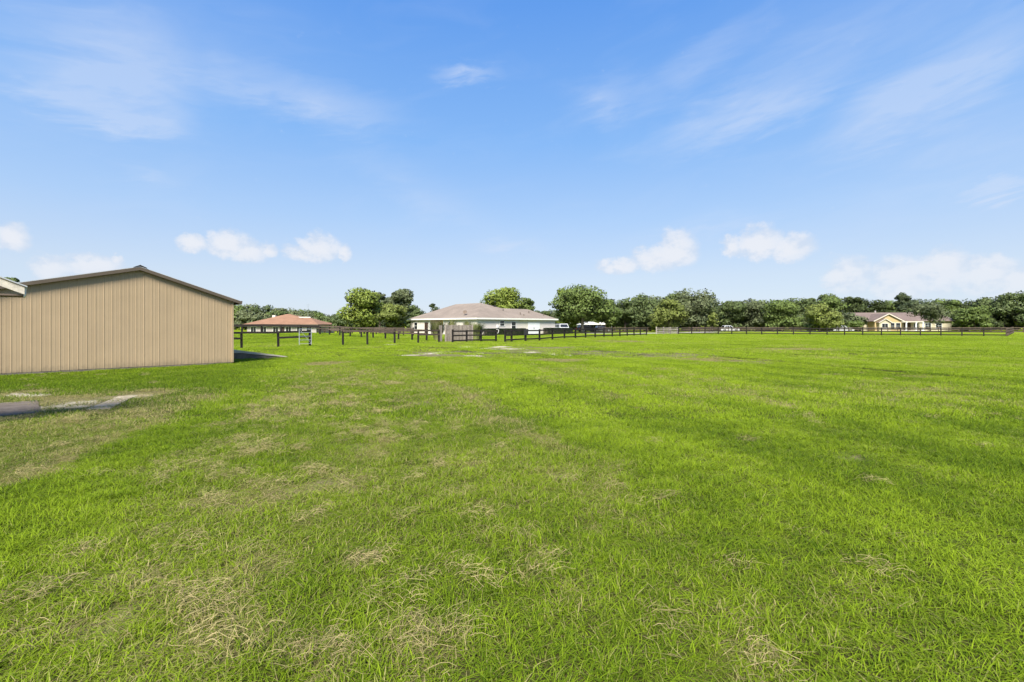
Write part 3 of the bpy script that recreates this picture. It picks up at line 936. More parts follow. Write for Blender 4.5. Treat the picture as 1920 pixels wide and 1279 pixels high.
def win(parent, mframe, face, u0, u1, z0, z1, off, grid=(1, 2), glass=None, name='window'):
    """a window on a wall: face = 'y-' (plane y=off facing -y), 'x-' (plane x=off facing -x)"""
    glass = glass or M['glass']

    def bx_(a0, a1, b0, b1, d0, d1):
        c_ = ((a0 + a1) / 2, off - (d0 + d1) / 2, (b0 + b1) / 2) if face == 'y-' else (off - (d0 + d1) / 2, (a0 + a1) / 2, (b0 + b1) / 2)
        s_ = (a1 - a0, d1 - d0, b1 - b0) if face == 'y-' else (d1 - d0, a1 - a0, b1 - b0)
        return c_, s_
    fw = 0.08
    m_ = MB()
    for (a0, a1, b0, b1) in ((u0 - fw, u1 + fw, z1, z1 + fw), (u0 - fw, u1 + fw, z0 - fw, z0), (u0 - fw, u0, z0, z1), (u1, u1 + fw, z0, z1)):
        m_.box(*bx_(a0, a1, b0, b1, 0.002, .06))
    w_ = m_.build(name, mframe, parent)
    g_ = MB().box(*bx_(u0, u1, z0, z1, .002, .025)); g_.build('pane', glass, w_)
    nx, nz = grid
    for i_ in range(1, nx):
        a_ = u0 + (u1 - u0) * i_ / nx; MB().box(*bx_(a_ - .02, a_ + .02, z0, z1, .026, .045)).build('glazing_bar', mframe, w_)
    for i_ in range(1, nz):
        b_ = z0 + (z1 - z0) * i_ / nz; MB().box(*bx_(u0, u1, b_ - .02, b_ + .02, .027, .046)).build('glazing_bar', mframe, w_)
    return w_


# white ranch house, corner towards the viewer
HD = 76.0
hx = X(894.5, HD)
house = empty('ranch_house', (hx, HD, 0), R(45))
tag(house, 'white hip-roofed ranch house with tan shingles behind the wooden picket screen', 'house')
HW, EZ = 2.78, 2.70
wl = MB()
# main walls with the porch recess on the left side
wl.box((7.3, 4.25, HW / 2), (14.6, 8.5, HW)).box((7.3, 16.0, HW / 2), (14.6, 5.8, HW)).box((8.55, 10.8, HW / 2), (12.1, 4.596, HW))
wl.box((16.9, 5.0, HW / 2), (4.6, 10.0, HW))
wl.build('wall', M['wall_white'], house)
MB().box((2.48, 10.8, 1.36), (.02, 4.55, 2.70)).build('porch_wall', M['wall_cream'], house)
for yy in (8.7, 12.9):
    MB().box((.12, yy, 1.34), (.24, .24, 2.66)).build('porch_post', M['white_trim'], house)
MB().box((1.2, 10.8, .06), (2.4, 4.5, .12)).build('porch_floor', M['concrete'], house)


def roof_hip(parent, name, x0, x1, y0, y1, z0, ra, rb, zr, mat_, t=.16):
    v = [(x0, y0, z0), (x1, y0, z0), (x1, y1, z0), (x0, y1, z0), (*ra, zr), (*rb, zr)]
    if ra[0] == rb[0]:   # ridge along y
        f = [(0, 1, 4), (1, 2, 5, 4), (2, 3, 5), (3, 0, 4, 5)]
    else:
        f = [(0, 1, 5, 4), (1, 2, 5), (2, 3, 4, 5), (3, 0, 4)]
    f.append((3, 2, 1, 0))
    return MB().add(v, f).build(name, mat_, parent)


def fascia(parent, x0, x1, y0, y1, z0, t=.2, m_=None, sides='fblr'):
    m_ = m_ or M['white_trim']
    if 'f' in sides: MB().box(((x0 + x1) / 2, y0 - .02, z0 - t / 2 + .03), (x1 - x0 + .08, .04, t)).build('fascia', m_, parent)
    if 'b' in sides: MB().box(((x0 + x1) / 2, y1 + .02, z0 - t / 2 + .03), (x1 - x0 + .08, .04, t)).build('fascia', m_, parent)
    if 'l' in sides: MB().box((x0 - .02, (y0 + y1) / 2, z0 - t / 2 + .03), (.04, y1 - y0 - .01, t)).build('fascia', m_, parent)
    if 'r' in sides: MB().box((x1 + .02, (y0 + y1) / 2, z0 - t / 2 + .03), (.04, y1 - y0 - .01, t)).build('fascia', m_, parent)


r1 = roof_hip(house, 'roof', -.4, 15.0, -.4, 19.3, EZ + .06, (7.3, 7.3), (7.3, 14.6), 5.62, M['roof_tan'])
r2_ = roof_hip(house, 'roof', 8.2, 19.6, -.402, 10.4, EZ + .055, (9.0, 5.0), (17.0, 5.0), 4.66, M['roof_tan'])
fascia(house, -.4, 19.6, -.4, 19.3, EZ + .06, .24, sides='f')
fascia(house, -.4, 15.0, -.4, 19.3, EZ + .06, .24, sides='lb')
fascia(house, 15.0, 19.6, -.4, 10.4, EZ + .06, .24, sides='r')
for (bx_, by_, h_) in ((9.0, 3.4, .28), (11.5, 1.6, .4), (11.9, 1.1, .25), (14.8, 2.6, .35), (17.6, 1.4, .3)):
    zz = EZ + .06 + (by_ + .4) * .37
    MB().tube([(bx_, by_, zz - .1), (bx_, by_, zz + h_)], [.07, .07], 8).build('roof_vent', M['black'] if bx_ < 10 else M['brown_trim'], house)
MB().box((8.9, 5.6, 5.05), (.45, .4, .3)).build('roof_vent', M['black'], house)
# satellite dish on the left slope
dish = MB()
dc = Vector((1.0, 4.2, 3.75)); dn = Vector((-.75, -.45, .5)).normalized()
du_ = dn.cross(Vector((0, 0, 1))).normalized(); dv_ = dn.cross(du_)
rings = [(0.0, 0.0), (.13, .012), (.24, .045), (.33, .09)]
vs = [dc]; fs = []
for (rr_, hh_) in rings[1:]:
    vs += [dc + (du_ * math.cos(a_) * 1.15 + dv_ * math.sin(a_)) * rr_ + dn * hh_ for a_ in np.linspace(0, 2 * math.pi, 16, endpoint=False)]
fs += [(0, 1 + k, 1 + (k + 1) % 16) for k in range(16)]
for q in range(2): fs += [(1 + q * 16 + k, 1 + q * 16 + (k + 1) % 16, 17 + q * 16 + (k + 1) % 16, 17 + q * 16 + k) for k in range(16)]
dish.add(vs, fs); dish.tube([dc, dc - Vector((-.1, 0, .9))], [.03, .03], 6).tube([dc - dv_ * -.3, dc + dn * .5], [.015, .015], 5)
dish.build('satellite_dish', M['soffit'], house)
win(house, M['white_trim'], 'y-', 5.0, 6.0, 1.5, 2.35, -.0, (1, 2))
win(house, M['white_trim'], 'y-', 7.7, 8.7, .25, 2.2, 0, (1, 3), name='door')
for a_ in (11.8, 13.35):
    dd = MB().box((a_ + .74, -.03, 1.06), (1.5, .05, 2.08)).build('door', M['door_white'], house)
    for zc in (.6, 1.55): MB().box((a_ + .74, -.062, zc), (1.1, .014, .7)).build('door_panel', M['door_white'], dd)
    MB().box((a_ + (1.4 if a_ < 12 else .08), -.09, 1.1), (.05, .06, .16)).build('door_handle', M['black'], dd)
for (a0, a1, z0, z1, gr) in ((2.0, 3.1, 1.0, 2.2, (1, 2)), (5.9, 7.4, 1.0, 2.25, (2, 2)), (16.6, 17.6, .9, 2.1, (1, 2))):
    win(house, M['white_trim'], 'x-', a0, a1, z0, z1, 0.0, gr)
win(house, M['white_trim'], 'x-', 9.3, 10.9, .2, 2.2, 2.46, (2, 1), name='door')
fd = MB().box((-.03, 13.8, 1.06), (.05, 1.0, 2.1)).build('door', M['door_dark'], house)
MB().box((-.08, 13.42, 1.05), (.06, .05, .12)).build('door_handle', M['steel'], fd)
MB().box((4.4, -.09, 1.45), (.35, .16, .5)).build('meter_box', M['white_trim'], house)
MB().box((19.22, 7.2, 1.15), (.04, 2.6, 2.1)).build('garage_door', M['door_white'], house)

# terracotta-roofed house over the rise on the left
rd = 112.0
rx0 = X(456, rd); rzg = gz(X(527, rd), rd + 5)
red = empty('hip_house', (X(527, rd), rd, rzg))
tag(red, 'low house with terracotta hip roof beyond the left paddock fence', 'house')
zo = Z(608.5, rd) - rzg
MB().box((0, 6, zo / 2), (16.2, 11.4, zo - .02)).build('wall', M['wall_pale'], red)
roof_hip(red, 'roof', -8.9, 8.9, -.6, 12.6, zo, (-1.6, 6), (-.6, 6), zo + 2.55, M['roof_red'])
roof_hip(red, 'roof', -3.0, 8.92, -.62, 9.0, zo - .004, (2.4, 4.4), (4.9, 4.4), zo + 1.72, M['roof_red'])
MB().box((3.6, 4.4, zo + 1.76), (3.0, .35, .16)).build('ridge_vent', M['white_trim'], red)
MB().box((-5.0, 7.0, zo + 1.55), (.75, .75, 1.5)).build('chimney', M['wall_white'], red)
fascia(red, -8.9, 8.9, -.6, 12.6, zo, .2, M['brown_trim'], 'flr')
for a_ in (-6.6, -4.2, -1.4, 1.6, 4.2, 6.4):
    win(red, M['white_trim'], 'y-', a_ - .6, a_ + .6, 1.0, 2.15, .3, (2, 1))
MB().box((.1, .27, 1.05), (.95, .05, 2.1)).build('door', M['door_dark'], red)

# yellow house at the right, far behind the fence
yd = 142.0
yel = empty('gabled_house', (X(1612, yd), yd, 0), R(-4))
tag(yel, 'yellow house with brown roof, front gable and white porch columns at far right', 'house')
YW = X(1778, yd) - X(1612, yd)
k_ = YW / 26.0
YE, YR = 2.9, 5.35
MB().box((YW / 2, 5.5, YE / 2), (YW - 1.0, 10.9, YE)).build('wall', M['wall_buff'], yel)
# main gable roof (ridge along x)
zf = YE - .1
pr = [(0, -.6, zf), (0, 5.5, YR), (0, 11.6, zf), (0, 11.6, zf + .12), (0, 5.5, YR + .14), (0, -.6, zf + .12)]
MB().prism([Vector(p) for p in pr], w3(0.1, 0, 0), w3(YW - .1, 0, 0)).build('roof', M['roof_mauve'], yel)
for xx in (.5, YW - .5):
    MB().prism([w3(0, .0, YE), w3(0, 11, YE), w3(0, 5.5, YR - .12)], w3(xx - .05, 0, 0), w3(xx + .05, 0, 0)).build('gable_wall', M['wall_buff'], yel)
for xx in (.06, YW - .06):
    for s_ in (0, 1):
        a_ = w3(xx, -.65 if s_ == 0 else 11.65, zf + .02); b_ = w3(xx, 5.5, YR + .05)
        MB().span(a_, b_, .08, .26).build('barge_board', M['cream_trim'], yel)
# front gable block
gx0, gx1, gyf = 2.3, 9.6, -3.0
MB().box(((gx0 + gx1) / 2, gyf / 2 + .02, YE / 2), (gx1 - gx0, -gyf, YE)).build('wall', M['wall_yellow'], yel)
gm = (gx0 + gx1) / 2
MB().prism([w3(gx0, 0, YE), w3(gx1, 0, YE), w3(gm, 0, YE + 1.9)], w3(0, gyf, 0), w3(0, 3.5, 0)).build('gable_wall', M['wall_yellow'], yel)
for sgn in (-1, 1):
    e0 = gm + sgn * ((gx1 - gx0) / 2 + .55)
    pts = [w3(e0, 0, YE - .22), w3(gm, 0, YE + 1.96), w3(gm, 0, YE + 2.08), w3(e0, 0, YE - .10)]
    MB().prism(pts, w3(0, gyf - .35, 0), w3(0, 4.5, 0)).build('roof', M['roof_mauve'], yel)
    MB().span(w3(e0, gyf - .40, YE - .18), w3(gm, gyf - .40, YE + 2.0), .07, .27).build('barge_board', M['cream_trim'], yel)
# lower small gable over the bay at the left of the front
bx0, bx1, byf = 2.9, 6.0, -4.0
bm_ = (bx0 + bx1) / 2
MB().box((bm_, (byf + gyf) / 2, 1.2), (bx1 - bx0, gyf - byf, 2.4)).build('bay', M['wall_buff'], yel)
MB().prism([w3(bx0, 0, 2.4), w3(bx1, 0, 2.4), w3(bm_, 0, 3.35)], w3(0, byf, 0), w3(0, gyf + .02, 0)).build('gable_wall', M['wall_buff'], yel)
for sgn in (-1, 1):
    e0 = bm_ + sgn * ((bx1 - bx0) / 2 + .3)
    pts = [w3(e0, 0, 2.26), w3(bm_, 0, 3.42), w3(bm_, 0, 3.54), w3(e0, 0, 2.38)]
    MB().prism(pts, w3(0, byf - .25, 0), w3(0, gyf + .01, 0)).build('roof', M['roof_mauve'], yel)
    MB().span(w3(e0, byf - .29, 2.30), w3(bm_, byf - .29, 3.46), .06, .2).build('barge_board', M['cream_trim'], yel)
win(yel, M['door_white'], 'y-', 3.6, 5.2, .8, 2.1, byf, (2, 1))
for a_ in (6.5, 8.1):
    win(yel, M['door_white'], 'y-', a_, a_ + 1.2, .5, 2.25, gyf + .02, (1, 2))
MB().box((13.1, -.9, 2.62), (7.0, 1.8, .3)).build('porch_beam', M['cream_trim'], yel)
for a_ in (9.9, 11.9, 14.6, 16.5):
    cl = MB(); cl.tube([(a_, -1.6, .12), (a_, -1.6, .4), (a_, -1.6, 2.45)], [.26, .2, .18], 10).box((a_, -1.6, .08), (.6, .6, .16)).box((a_, -1.6, 2.42), (.5, .5, .12))
    cl.build('column', M['door_white'], yel)
MB().box((13.2, -.9, .05), (7.2, 2.0, .1)).build('porch_floor', M['concrete'], yel)
MB().box((13.3, -.03, 1.15), (1.9, .06, 2.3)).build('door', M['door_dark'], yel)
for a_ in (10.4, 15.2): win(yel, M['door_white'], 'y-', a_, a_ + 1.1, .8, 2.1, .05, (1, 2))
for a_ in (18.3, 21.3): win(yel, M['door_white'], 'y-', a_, a_ + 1.6, .7, 2.2, .05, (2, 2))
MB().tube([(8.6, 6.5, YR - .4), (8.6, 6.5, YR + .75)], [.22, .22], 8).build('chimney', M['wall_pale'], yel)


# ------------------------------------------------------------------ fences
BEAM = {}


def beam(parent, name, a, b, w, h, m_):
    """board or post as a shared unit box stretched from a to b (parent at world origin offset)"""
    if m_ not in BEAM:
        BEAM[m_] = MB().box((0, 0, 0), (1, 1, 1)).mesh('timber', M[m_])
    a, b = Vector(a), Vector(b)
    d_ = b - a
    x = d_.normalized()
    up = Vector((0, 0, 1)) if abs(x.z) < .9 else Vector((E[0], E[1], 0))
    y = up.cross(x).normalized(); z = x.cross(y)
    mm = Matrix((x * d_.length, y * w, z * h)).transposed().to_4x4()
    mm.translation = (a + b) / 2 - parent.location
    o = link(name, BEAM[m_], parent)
    o.matrix_local = mm
    return o


def fence(label, pts, rails, post_h=1.22, m_='fence_black', rail_h=.13, post_w=.12, skip=None, group=None, rail_m=None, side=-1):
    """pts: ground points of the posts; rails: heights of the boards for every bay (or a function of the bay number)"""
    p0 = pts[0]
    f = empty('board_fence', (p0[0], p0[1], gz(*p0)))
    tag(f, label, 'fence', group)
    P = [Vector((x, y, gz(x, y))) for (x, y) in pts]
    for k, p in enumerate(P):
        j = Vector((random.uniform(-.025, .025), random.uniform(-.025, .025), 0))
        hh = post_h + random.uniform(-.03, .05)
        beam(f, 'post', p - Vector((0, 0, .15)), p + j + Vector((0, 0, hh)), post_w, post_w, m_)
    for k in range(len(P) - 1):
        if skip and k in skip: continue
        d_ = (P[k + 1] - P[k]).normalized(); nrm = Vector((d_.y, -d_.x, 0)) * (post_w / 2 + .022) * (-side)
        for h in (rails(k) if callable(rails) else rails):
            ja, jb = random.uniform(-.02, .02), random.uniform(-.02, .02)
            beam(f, 'rail', P[k] + nrm + Vector((0, 0, h + ja)) - d_ * .03, P[k + 1] + nrm + Vector((0, 0, h + jb)) + d_ * .028, .04, rail_h, rail_m or m_)
    return f


def along(a, b, n=None, step=2.44):
    a, b = np.array(a), np.array(b)
    n = n or max(1, round(np.linalg.norm(b - a) / step))
    return [tuple(a + (b - a) * k / n) for k in range(n + 1)]


# near run from behind the shed to the gate gap, then on to the picket screen
A0, A1 = np.array(G(453, 653)), np.array(G(823, 642.2))
ud = (A1 - A0) / np.linalg.norm(A1 - A0)


def on_line(px):
    k = (px - 960) / F
    s = (k * A0[1] - A0[0]) / (ud[0] - k * ud[1])
    return tuple(A0 + ud * s)


fence('dark board fence between the tan shed and the open paddock gate', [tuple(np.array(on_line(453)) - ud * 4.6), tuple(np.array(on_line(453)) - ud * 2.3), on_line(453), on_line(522), on_line(581)],
      lambda k: (1.10, .72) if k != 2 else (1.10,), 1.19, rail_h=.14, post_w=.13)
fence('dark board fence with thick top rail from the gate gap to the picket screen', [on_line(643), on_line(689), on_line(740), on_line(784), on_line(823)],
      lambda k: (1.10,) if k != 3 else (1.10, .72), 1.19, rail_h=.145, post_w=.125, rail_m='fence_brown')
# tube gate standing open at the gap
tg = empty('tube_gate', (*on_line(558), gz(*on_line(558))))
tag(tg, 'small pale metal tube gate swung open against the near board fence', 'gate')
gdir = Vector((.62, .78, 0)); gp = Vector((0, 0, 0)) - Vector((ud[1], -ud[0], 0)) * -.35
for a_ in (0.0, .95):
    MB().tube([gp + gdir * a_ + Vector((0, 0, .12)), gp + gdir * a_ + Vector((0, 0, 1.32))], [.028, .028], 8).build('upright', M['tube'], tg)
for z_ in (.2, .48, .76, 1.04, 1.30):
    MB().tube([gp + Vector((0, 0, z_)), gp + gdir * .95 + Vector((0, 0, z_))], [.02, .02], 6).build('bar', M['tube'], tg)
MB().tube([gp + Vector((0, 0, 1.30)), gp + gdir * .95 + Vector((0, 0, .2))], [.016, .016], 6).build('brace', M['tube'], tg)

# wooden picket screen in front of the house
pk0, pk1 = np.array(G(834, 641.5)), np.array(G(887, 640.5))
scr = empty('picket_screen', (*pk0, gz(*pk0)))
tag(scr, 'grey weathered dog-eared picket screen in front of the white house', 'fence')
pd = pk1 - pk0
npk = 19
for k in range(npk):
    c0 = Vector((*(pd * (k + .5) / npk), 0)); hh = 1.62 + random.uniform(-.05, .05)
    ww = np.linalg.norm(pd) / npk - .012
    ax_ = Vector((*(pd / np.linalg.norm(pd)), 0)); ny = Vector((ax_.y, -ax_.x, 0))
    pts = [c0 + ax_ * s + Vector((0, 0, z)) for s, z in ((-ww / 2, .0), (ww / 2, .0), (ww / 2, hh - .05), (ww * .28, hh), (-ww * .28, hh), (-ww / 2, hh - .05))]
    oo = MB().prism(pts, ny * random.uniform(-.004, .006), ny * .024).build('picket', M['picket'], scr)
    oo.rotation_euler = (0, random.uniform(-.008, .008), 0)
for z_ in (.35, 1.2):
    MB().span(Vector((0, 0, z_)) - ny * .03, Vector((*pd, z_)) - ny * .03, .04, .09).build('rail', M['picket'], scr)
# side return of the screen, seen edge-on at its left end
sd_ = Vector((-.35, .93, 0))
for k in range(9):
    c0 = Vector((-.32, .3, 0)) + sd_ * (.16 * k)
    MB().box(c0 + Vector((0, 0, .78)), (.022, .14, 1.56 + random.uniform(-.04, .04)), math.atan2(sd_.y, sd_.x) - math.pi / 2).build('picket', M['picket'], scr)

# three-board run in front of the screen
fence('short three-board dark fence in front of the picket screen', [G(848.6, 642.8), G(875, 641.8), G(902, 641.0), G(930, 640.4)], (1.02, .62, .16), 1.15, rail_h=.13, post_w=.13)
# long run receding to the right of the house
F4a, F4b = G(947, 641.0), G(1212, 628.6)
f4 = [F4a, G(959, 640.7)] + along(G(985, 639.6), F4b, 13)
fence('long three-board black fence running away in front of the white house', f4, (1.08, .66, .22), 1.24, rail_h=.14, post_w=.14)
# white rope ring on the last post of the short run and meter box on the long run
rg = MB()
cz = Vector((*G(932.5, 640.3), 1.02))
rg.tube([cz + Vector((math.cos(a_) * .13, .02 * math.sin(3 * a_), math.sin(a_) * .2)) for a_ in np.linspace(0, 2 * math.pi, 18)], .022, 6, False)
tag(rg.build('rope_loop', M['white_trim'], None, True), 'pale rope loop hung on the fence post at the walk-through gap', 'rope')
mbx = empty('utility_box', (*G(986.5, 640.2), 0))
tag(mbx, 'black utility box mounted on the black fence before the white doors', 'box')
MB().box((0, -.14, .92), (.42, .2, .62)).build('cabinet', M['black'], mbx)
MB().box((0, -.25, .92), (.34, .02, .52)).build('lid', M['black'], mbx)
MB().box((0, -.02, .35), (.1, .1, .95)).build('stand', M['fence_black'], mbx)

# far run on the right and its corner
K0, K1, K2 = (X(1887, 68.6), 68.6), (X(1372, 86.0), 86.0), (X(1272, 87.0), 87.0)
fence('far three-board dark fence along the back of the field before the yellow house', along(K0, K1, 15) + along(K1, K2, 4)[1:], (1.06, .64, .2), 1.22, rail_h=.14, post_w=.15)
fence('faded brown fence turning away at the right edge of the field', along(K0, (X(1900, 100), 100.0), 13), (1.06, .64, .2), 1.25, 'fence_brown', post_w=.16)
fence('grey-topped gate fence at the far corner between the two black fences', along((X(1231, 84), 84.0), (X(1270, 86.5), 86.5), 3), (1.1, .8, .5, .22), 1.28, 'fence_grey', post_w=.16)
# roadside fence beyond
fence('distant faded board fence along the road behind the far field fence', along((X(1300, 118), 118.0), (X(1960, 104), 104.0), 36), (1.05, .66, .25), 1.2, 'fence_brown', post_w=.15, rail_h=.15)
fence('distant dark fence beside the driveway behind the long black fence', along((X(1068, 104), 104.0), (X(1330, 112), 112.0), 13), (1.05, .66, .25), 1.2, 'fence_brown', post_w=.15, rail_h=.14)
# paddock fences on the rise at the left
fence('heavy dark fence on the rise in front of the terracotta-roofed house', along((X(380, 61), 61.0), (X(600, 61.5), 61.5), 6), (1.06, .92), 1.12, post_w=.18, rail_h=.17)
fence('dark board fence coming down from the rise to the picket screen', along((X(600, 61.5), 61.5), G(800, 639.5), 9), (1.05, .7), 1.16, post_w=.14, rail_h=.15, rail_m='fence_brown')
fence('dark double-rail paddock fence across the middle of the left paddock', along((X(596, 84), 84.0), (X(775, 66), 66.0), 12), (1.0, .6), 1.1, post_w=.14, rail_h=.14, rail_m='fence_brown')
fence('faded fence at the back of the left paddock below the round trees', along((X(610, 96), 96.0), (X(770, 88), 88.0), 9), (1.05, .65), 1.15, 'fence_brown', post_w=.14, rail_h=.15)

# ------------------------------------------------------------------ driveway and road
def strip(name, label, pts, w, m_, lift=.03):
    V, Q = [], []
    pts = [Vector((*p, 0)) for p in pts]
    fine = []
    for a_, b_ in zip(pts[:-1], pts[1:]):
        n = max(2, int((b_ - a_).length / 3))
        fine += [a_.lerp(b_, k / n) for k in range(n)]
    fine.append(pts[-1])
    for k, p in enumerate(fine):
        d_ = (fine[min(k + 1, len(fine) - 1)] - fine[max(k - 1, 0)]).normalized(); nn_ = Vector((-d_.y, d_.x, 0))
        for s_ in (-1, 1):
            q = p + nn_ * s_ * w / 2
            V.append((q.x, q.y, gz(q.x, q.y) + lift))
        if k: Q.append((2 * k - 2, 2 * k - 1, 2 * k + 1, 2 * k))
    o = link(name, np_mesh(name, np.array(V), np.array(Q)[:, ::-1], m_))
    tag(o, label, name, kind='structure')


M['drive'] = mat('gravel_drive', (0.36, 0.33, 0.28), 0.95, 0, 0.15, 2, 0.4, 20)
M['asphalt'] = mat('asphalt', (0.085, 0.085, 0.085), 0.9, 0, 0.15, 2)
strip('driveway', 'pale gravel driveway behind the long black fence', [(12, 97), (22, 92), (32, 99), (48, 113)], 5.0, M['drive'])
strip('road', 'grey road passing behind the far field fence', [(-10, 122), (60, 124), (170, 108)], 6.0, M['asphalt'])


# ------------------------------------------------------------------ vehicles
def car(label, loc, rz, paint, suv=True, L=4.7, W=1.85, H=1.7):
    c_ = empty('parked_car', (loc[0], loc[1], gz(*loc)), rz)
    tag(c_, label, 'car')
    h = H
    low = [(-L / 2, .42), (-L / 2 + .05, .32), (L / 2 - .05, .32), (L / 2, .45), (L / 2 - .02, h * .50), (L / 2 - .25, h * .56), (L * .20, h * .60), (-L / 2 + .05, h * .60), (-L / 2, h * .52)]
    MB().prism([w3(x, 0, z) for x, z in low], w3(0, -W / 2, 0), w3(0, W / 2, 0)).build('body', paint, c_)
    rear = -L / 2 + (.12 if suv else .85)
    gl = [(L * .20, h * .60), (L * .05, h * .97), (rear + .35, h * .985), (rear, h * .60)]
    n = len(gl)
    cab = MB()
    vs = []
    for s_ in (-1, 1):
        for x, z in gl:
            k = (z - h * .6) / (h * .4)
            vs.append((x, s_ * (W / 2 - .04 - .17 * k), z))
    fs = [tuple(range(n)), tuple(range(n, 2 * n))[::-1]] + [(i_, (i_ + 1) % n, n + (i_ + 1) % n, n + i_) for i_ in range(n)]
    cab.add(vs, fs).build('cabin', paint, c_)

    def quad(p, off, nm_='window'):
        a_, b_, c2, d2 = [Vector(q) for q in p]
        nn_ = (b_ - a_).cross(d2 - a_).normalized() * off
        MB().add([a_ + nn_, b_ + nn_, c2 + nn_, d2 + nn_, a_ - nn_, b_ - nn_, c2 - nn_, d2 - nn_],
                 [(0, 1, 2, 3), (7, 6, 5, 4), (0, 4, 5, 1), (1, 5, 6, 2), (2, 6, 7, 3), (3, 7, 4, 0)]).build(nm_, M['glass'], c_)

    def pt(u, v, s_):     # u along the cabin side (0 front, 1 rear), v up
        f0 = Vector((L * .20, 0, h * .60)).lerp(Vector((L * .05, 0, h * .97)), v)
        r0 = Vector((rear, 0, h * .60)).lerp(Vector((rear + .35, 0, h * .985)), v)
        q = f0.lerp(r0, u); q.y = s_ * (W / 2 - .04 - .17 * v)
        return q
    for s_ in (-1, 1):
        for (u0, u1) in ((.07, .36), (.40, .68), (.72, .93)):
            quad([pt(u0, .12, s_), pt(u1, .12, s_), pt(u1, .86, s_), pt(u0, .86, s_)], .015)
    quad([pt(0, .1, -.9), pt(0, .1, .9), pt(0, .9, .9), pt(0, .9, -.9)], .02, 'windscreen')
    quad([pt(1, .12, -.88), pt(1, .12, .88), pt(1, .85, .88), pt(1, .85, -.88)], .02, 'rear_window')
    for x in (-L * .30, L * .31):
        for s_ in (-1, 1):
            wl_ = MB().tube([(x, s_ * (W / 2 - .2), .34), (x, s_ * (W / 2 + .012), .34)], [.34, .34], 16).build('wheel', M['rubber'], c_)
            MB().tube([(x, s_ * (W / 2 + .012), .34), (x, s_ * (W / 2 + .03), .34)], [.21, .19], 12).build('rim', M['steel'], wl_)
    for s_ in (-1, 1):
        MB().box((-L / 2 - .005, s_ * (W / 2 - .2), h * .5), (.06, .24, .22)).build('tail_light', M['lampred'], c_)
        MB().box((L / 2 - .03, s_ * (W / 2 - .28), h * .44), (.09, .36, .16)).build('headlight', M['lampclear'], c_)
    MB().box((-L / 2 - .02, 0, .47), (.1, W * .96, .2)).build('bumper', M['black'], c_)
    MB().box((L / 2 + .01, 0, .45), (.1, W * .94, .2)).build('bumper', M['black'], c_)
    return c_


M['paint_white'] = mat('white_paint', (0.58, 0.58, 0.58), 0.25, 0, 0, 1, 0, 1, .5)
M['paint_dark'] = mat('dark_paint', (0.02, 0.022, 0.028), 0.25, 0, 0, 1, 0, 1, .5)
M['paint_grey'] = mat('grey_paint', (0.10, 0.10, 0.11), 0.3, 0.3)
car('white sport utility car parked beside the white house behind the hedge', (X(1050, 93), 93), R(105), M['paint_white'], True, 4.9, 1.95, 1.92)
car('dark car parked under the big spreading tree behind the black fence', (X(1101, 113), 113), R(20), M['paint_dark'], True, 4.8, 1.9, 1.75)
car('dark grey car parked by the pale carports beyond the spreading tree', (X(1128, 117), 117), R(8), M['paint_grey'], False, 4.7, 1.85, 1.5)
car('white saloon car on the road behind the far fence, before the dense trees', (X(1366, 122), 122), R(2), M['paint_white'], False, 4.8, 1.85, 1.6)
car('white car on the road next to the yellow house', (X(1578, 119), 119), R(-6), M['paint_white'], False, 4.9, 1.85, 1.6)

# pale carports beyond the tree
for (px, d_, w_, lb) in ((1112, 128, 5.0, 'pale low gabled carport left of its twin under the spreading tree'), (1134, 132, 4.4, 'smaller pale gabled carport behind the spreading tree, right of its twin')):
    cp = empty('carport', (X(px, d_), d_, 0), R(12))
    tag(cp, lb, 'carport', 'carports beyond the spreading tree')
    for sg in (-1, 1):
        MB().prism([w3(sg * w_ / 2, 0, 1.75), w3(0, 0, 2.45), w3(0, 0, 2.53), w3(sg * w_ / 2, 0, 1.83)], w3(0, 0, 0), w3(0, 6, 0)).build('roof_sheet', M['white_trim'], cp)
        for yy in (.2, 5.8): MB().tube([(sg * (w_ / 2 - .1), yy, -.05), (sg * (w_ / 2 - .1), yy, 1.78)], [.05, .05], 6).build('post', M['tube'], cp)
    MB().prism([w3(-w_ / 2, 0, 1.76), w3(w_ / 2, 0, 1.76), w3(0, 0, 2.44)], w3(0, .05, 0), w3(0, .1, 0)).build('gable_sheet', M['white_trim'], cp)

# thin antenna mast over the far trees on the left
am = empty('antenna_mast', (X(577.5, 150), 150, gz(X(577.5, 150), 150)))
tag(am, 'thin grey antenna mast rising above the far trees', 'mast')
MB().tube([(0, 0, -.2), (0, 0, 8.4)], [.05, .03], 6).build('pole', M['steel'], am)
for z_ in (7.4, 8.0): MB().tube([(-.6, 0, z_), (.6, 0, z_)], [.02, .02], 5).build('crossarm', M['steel'], am)


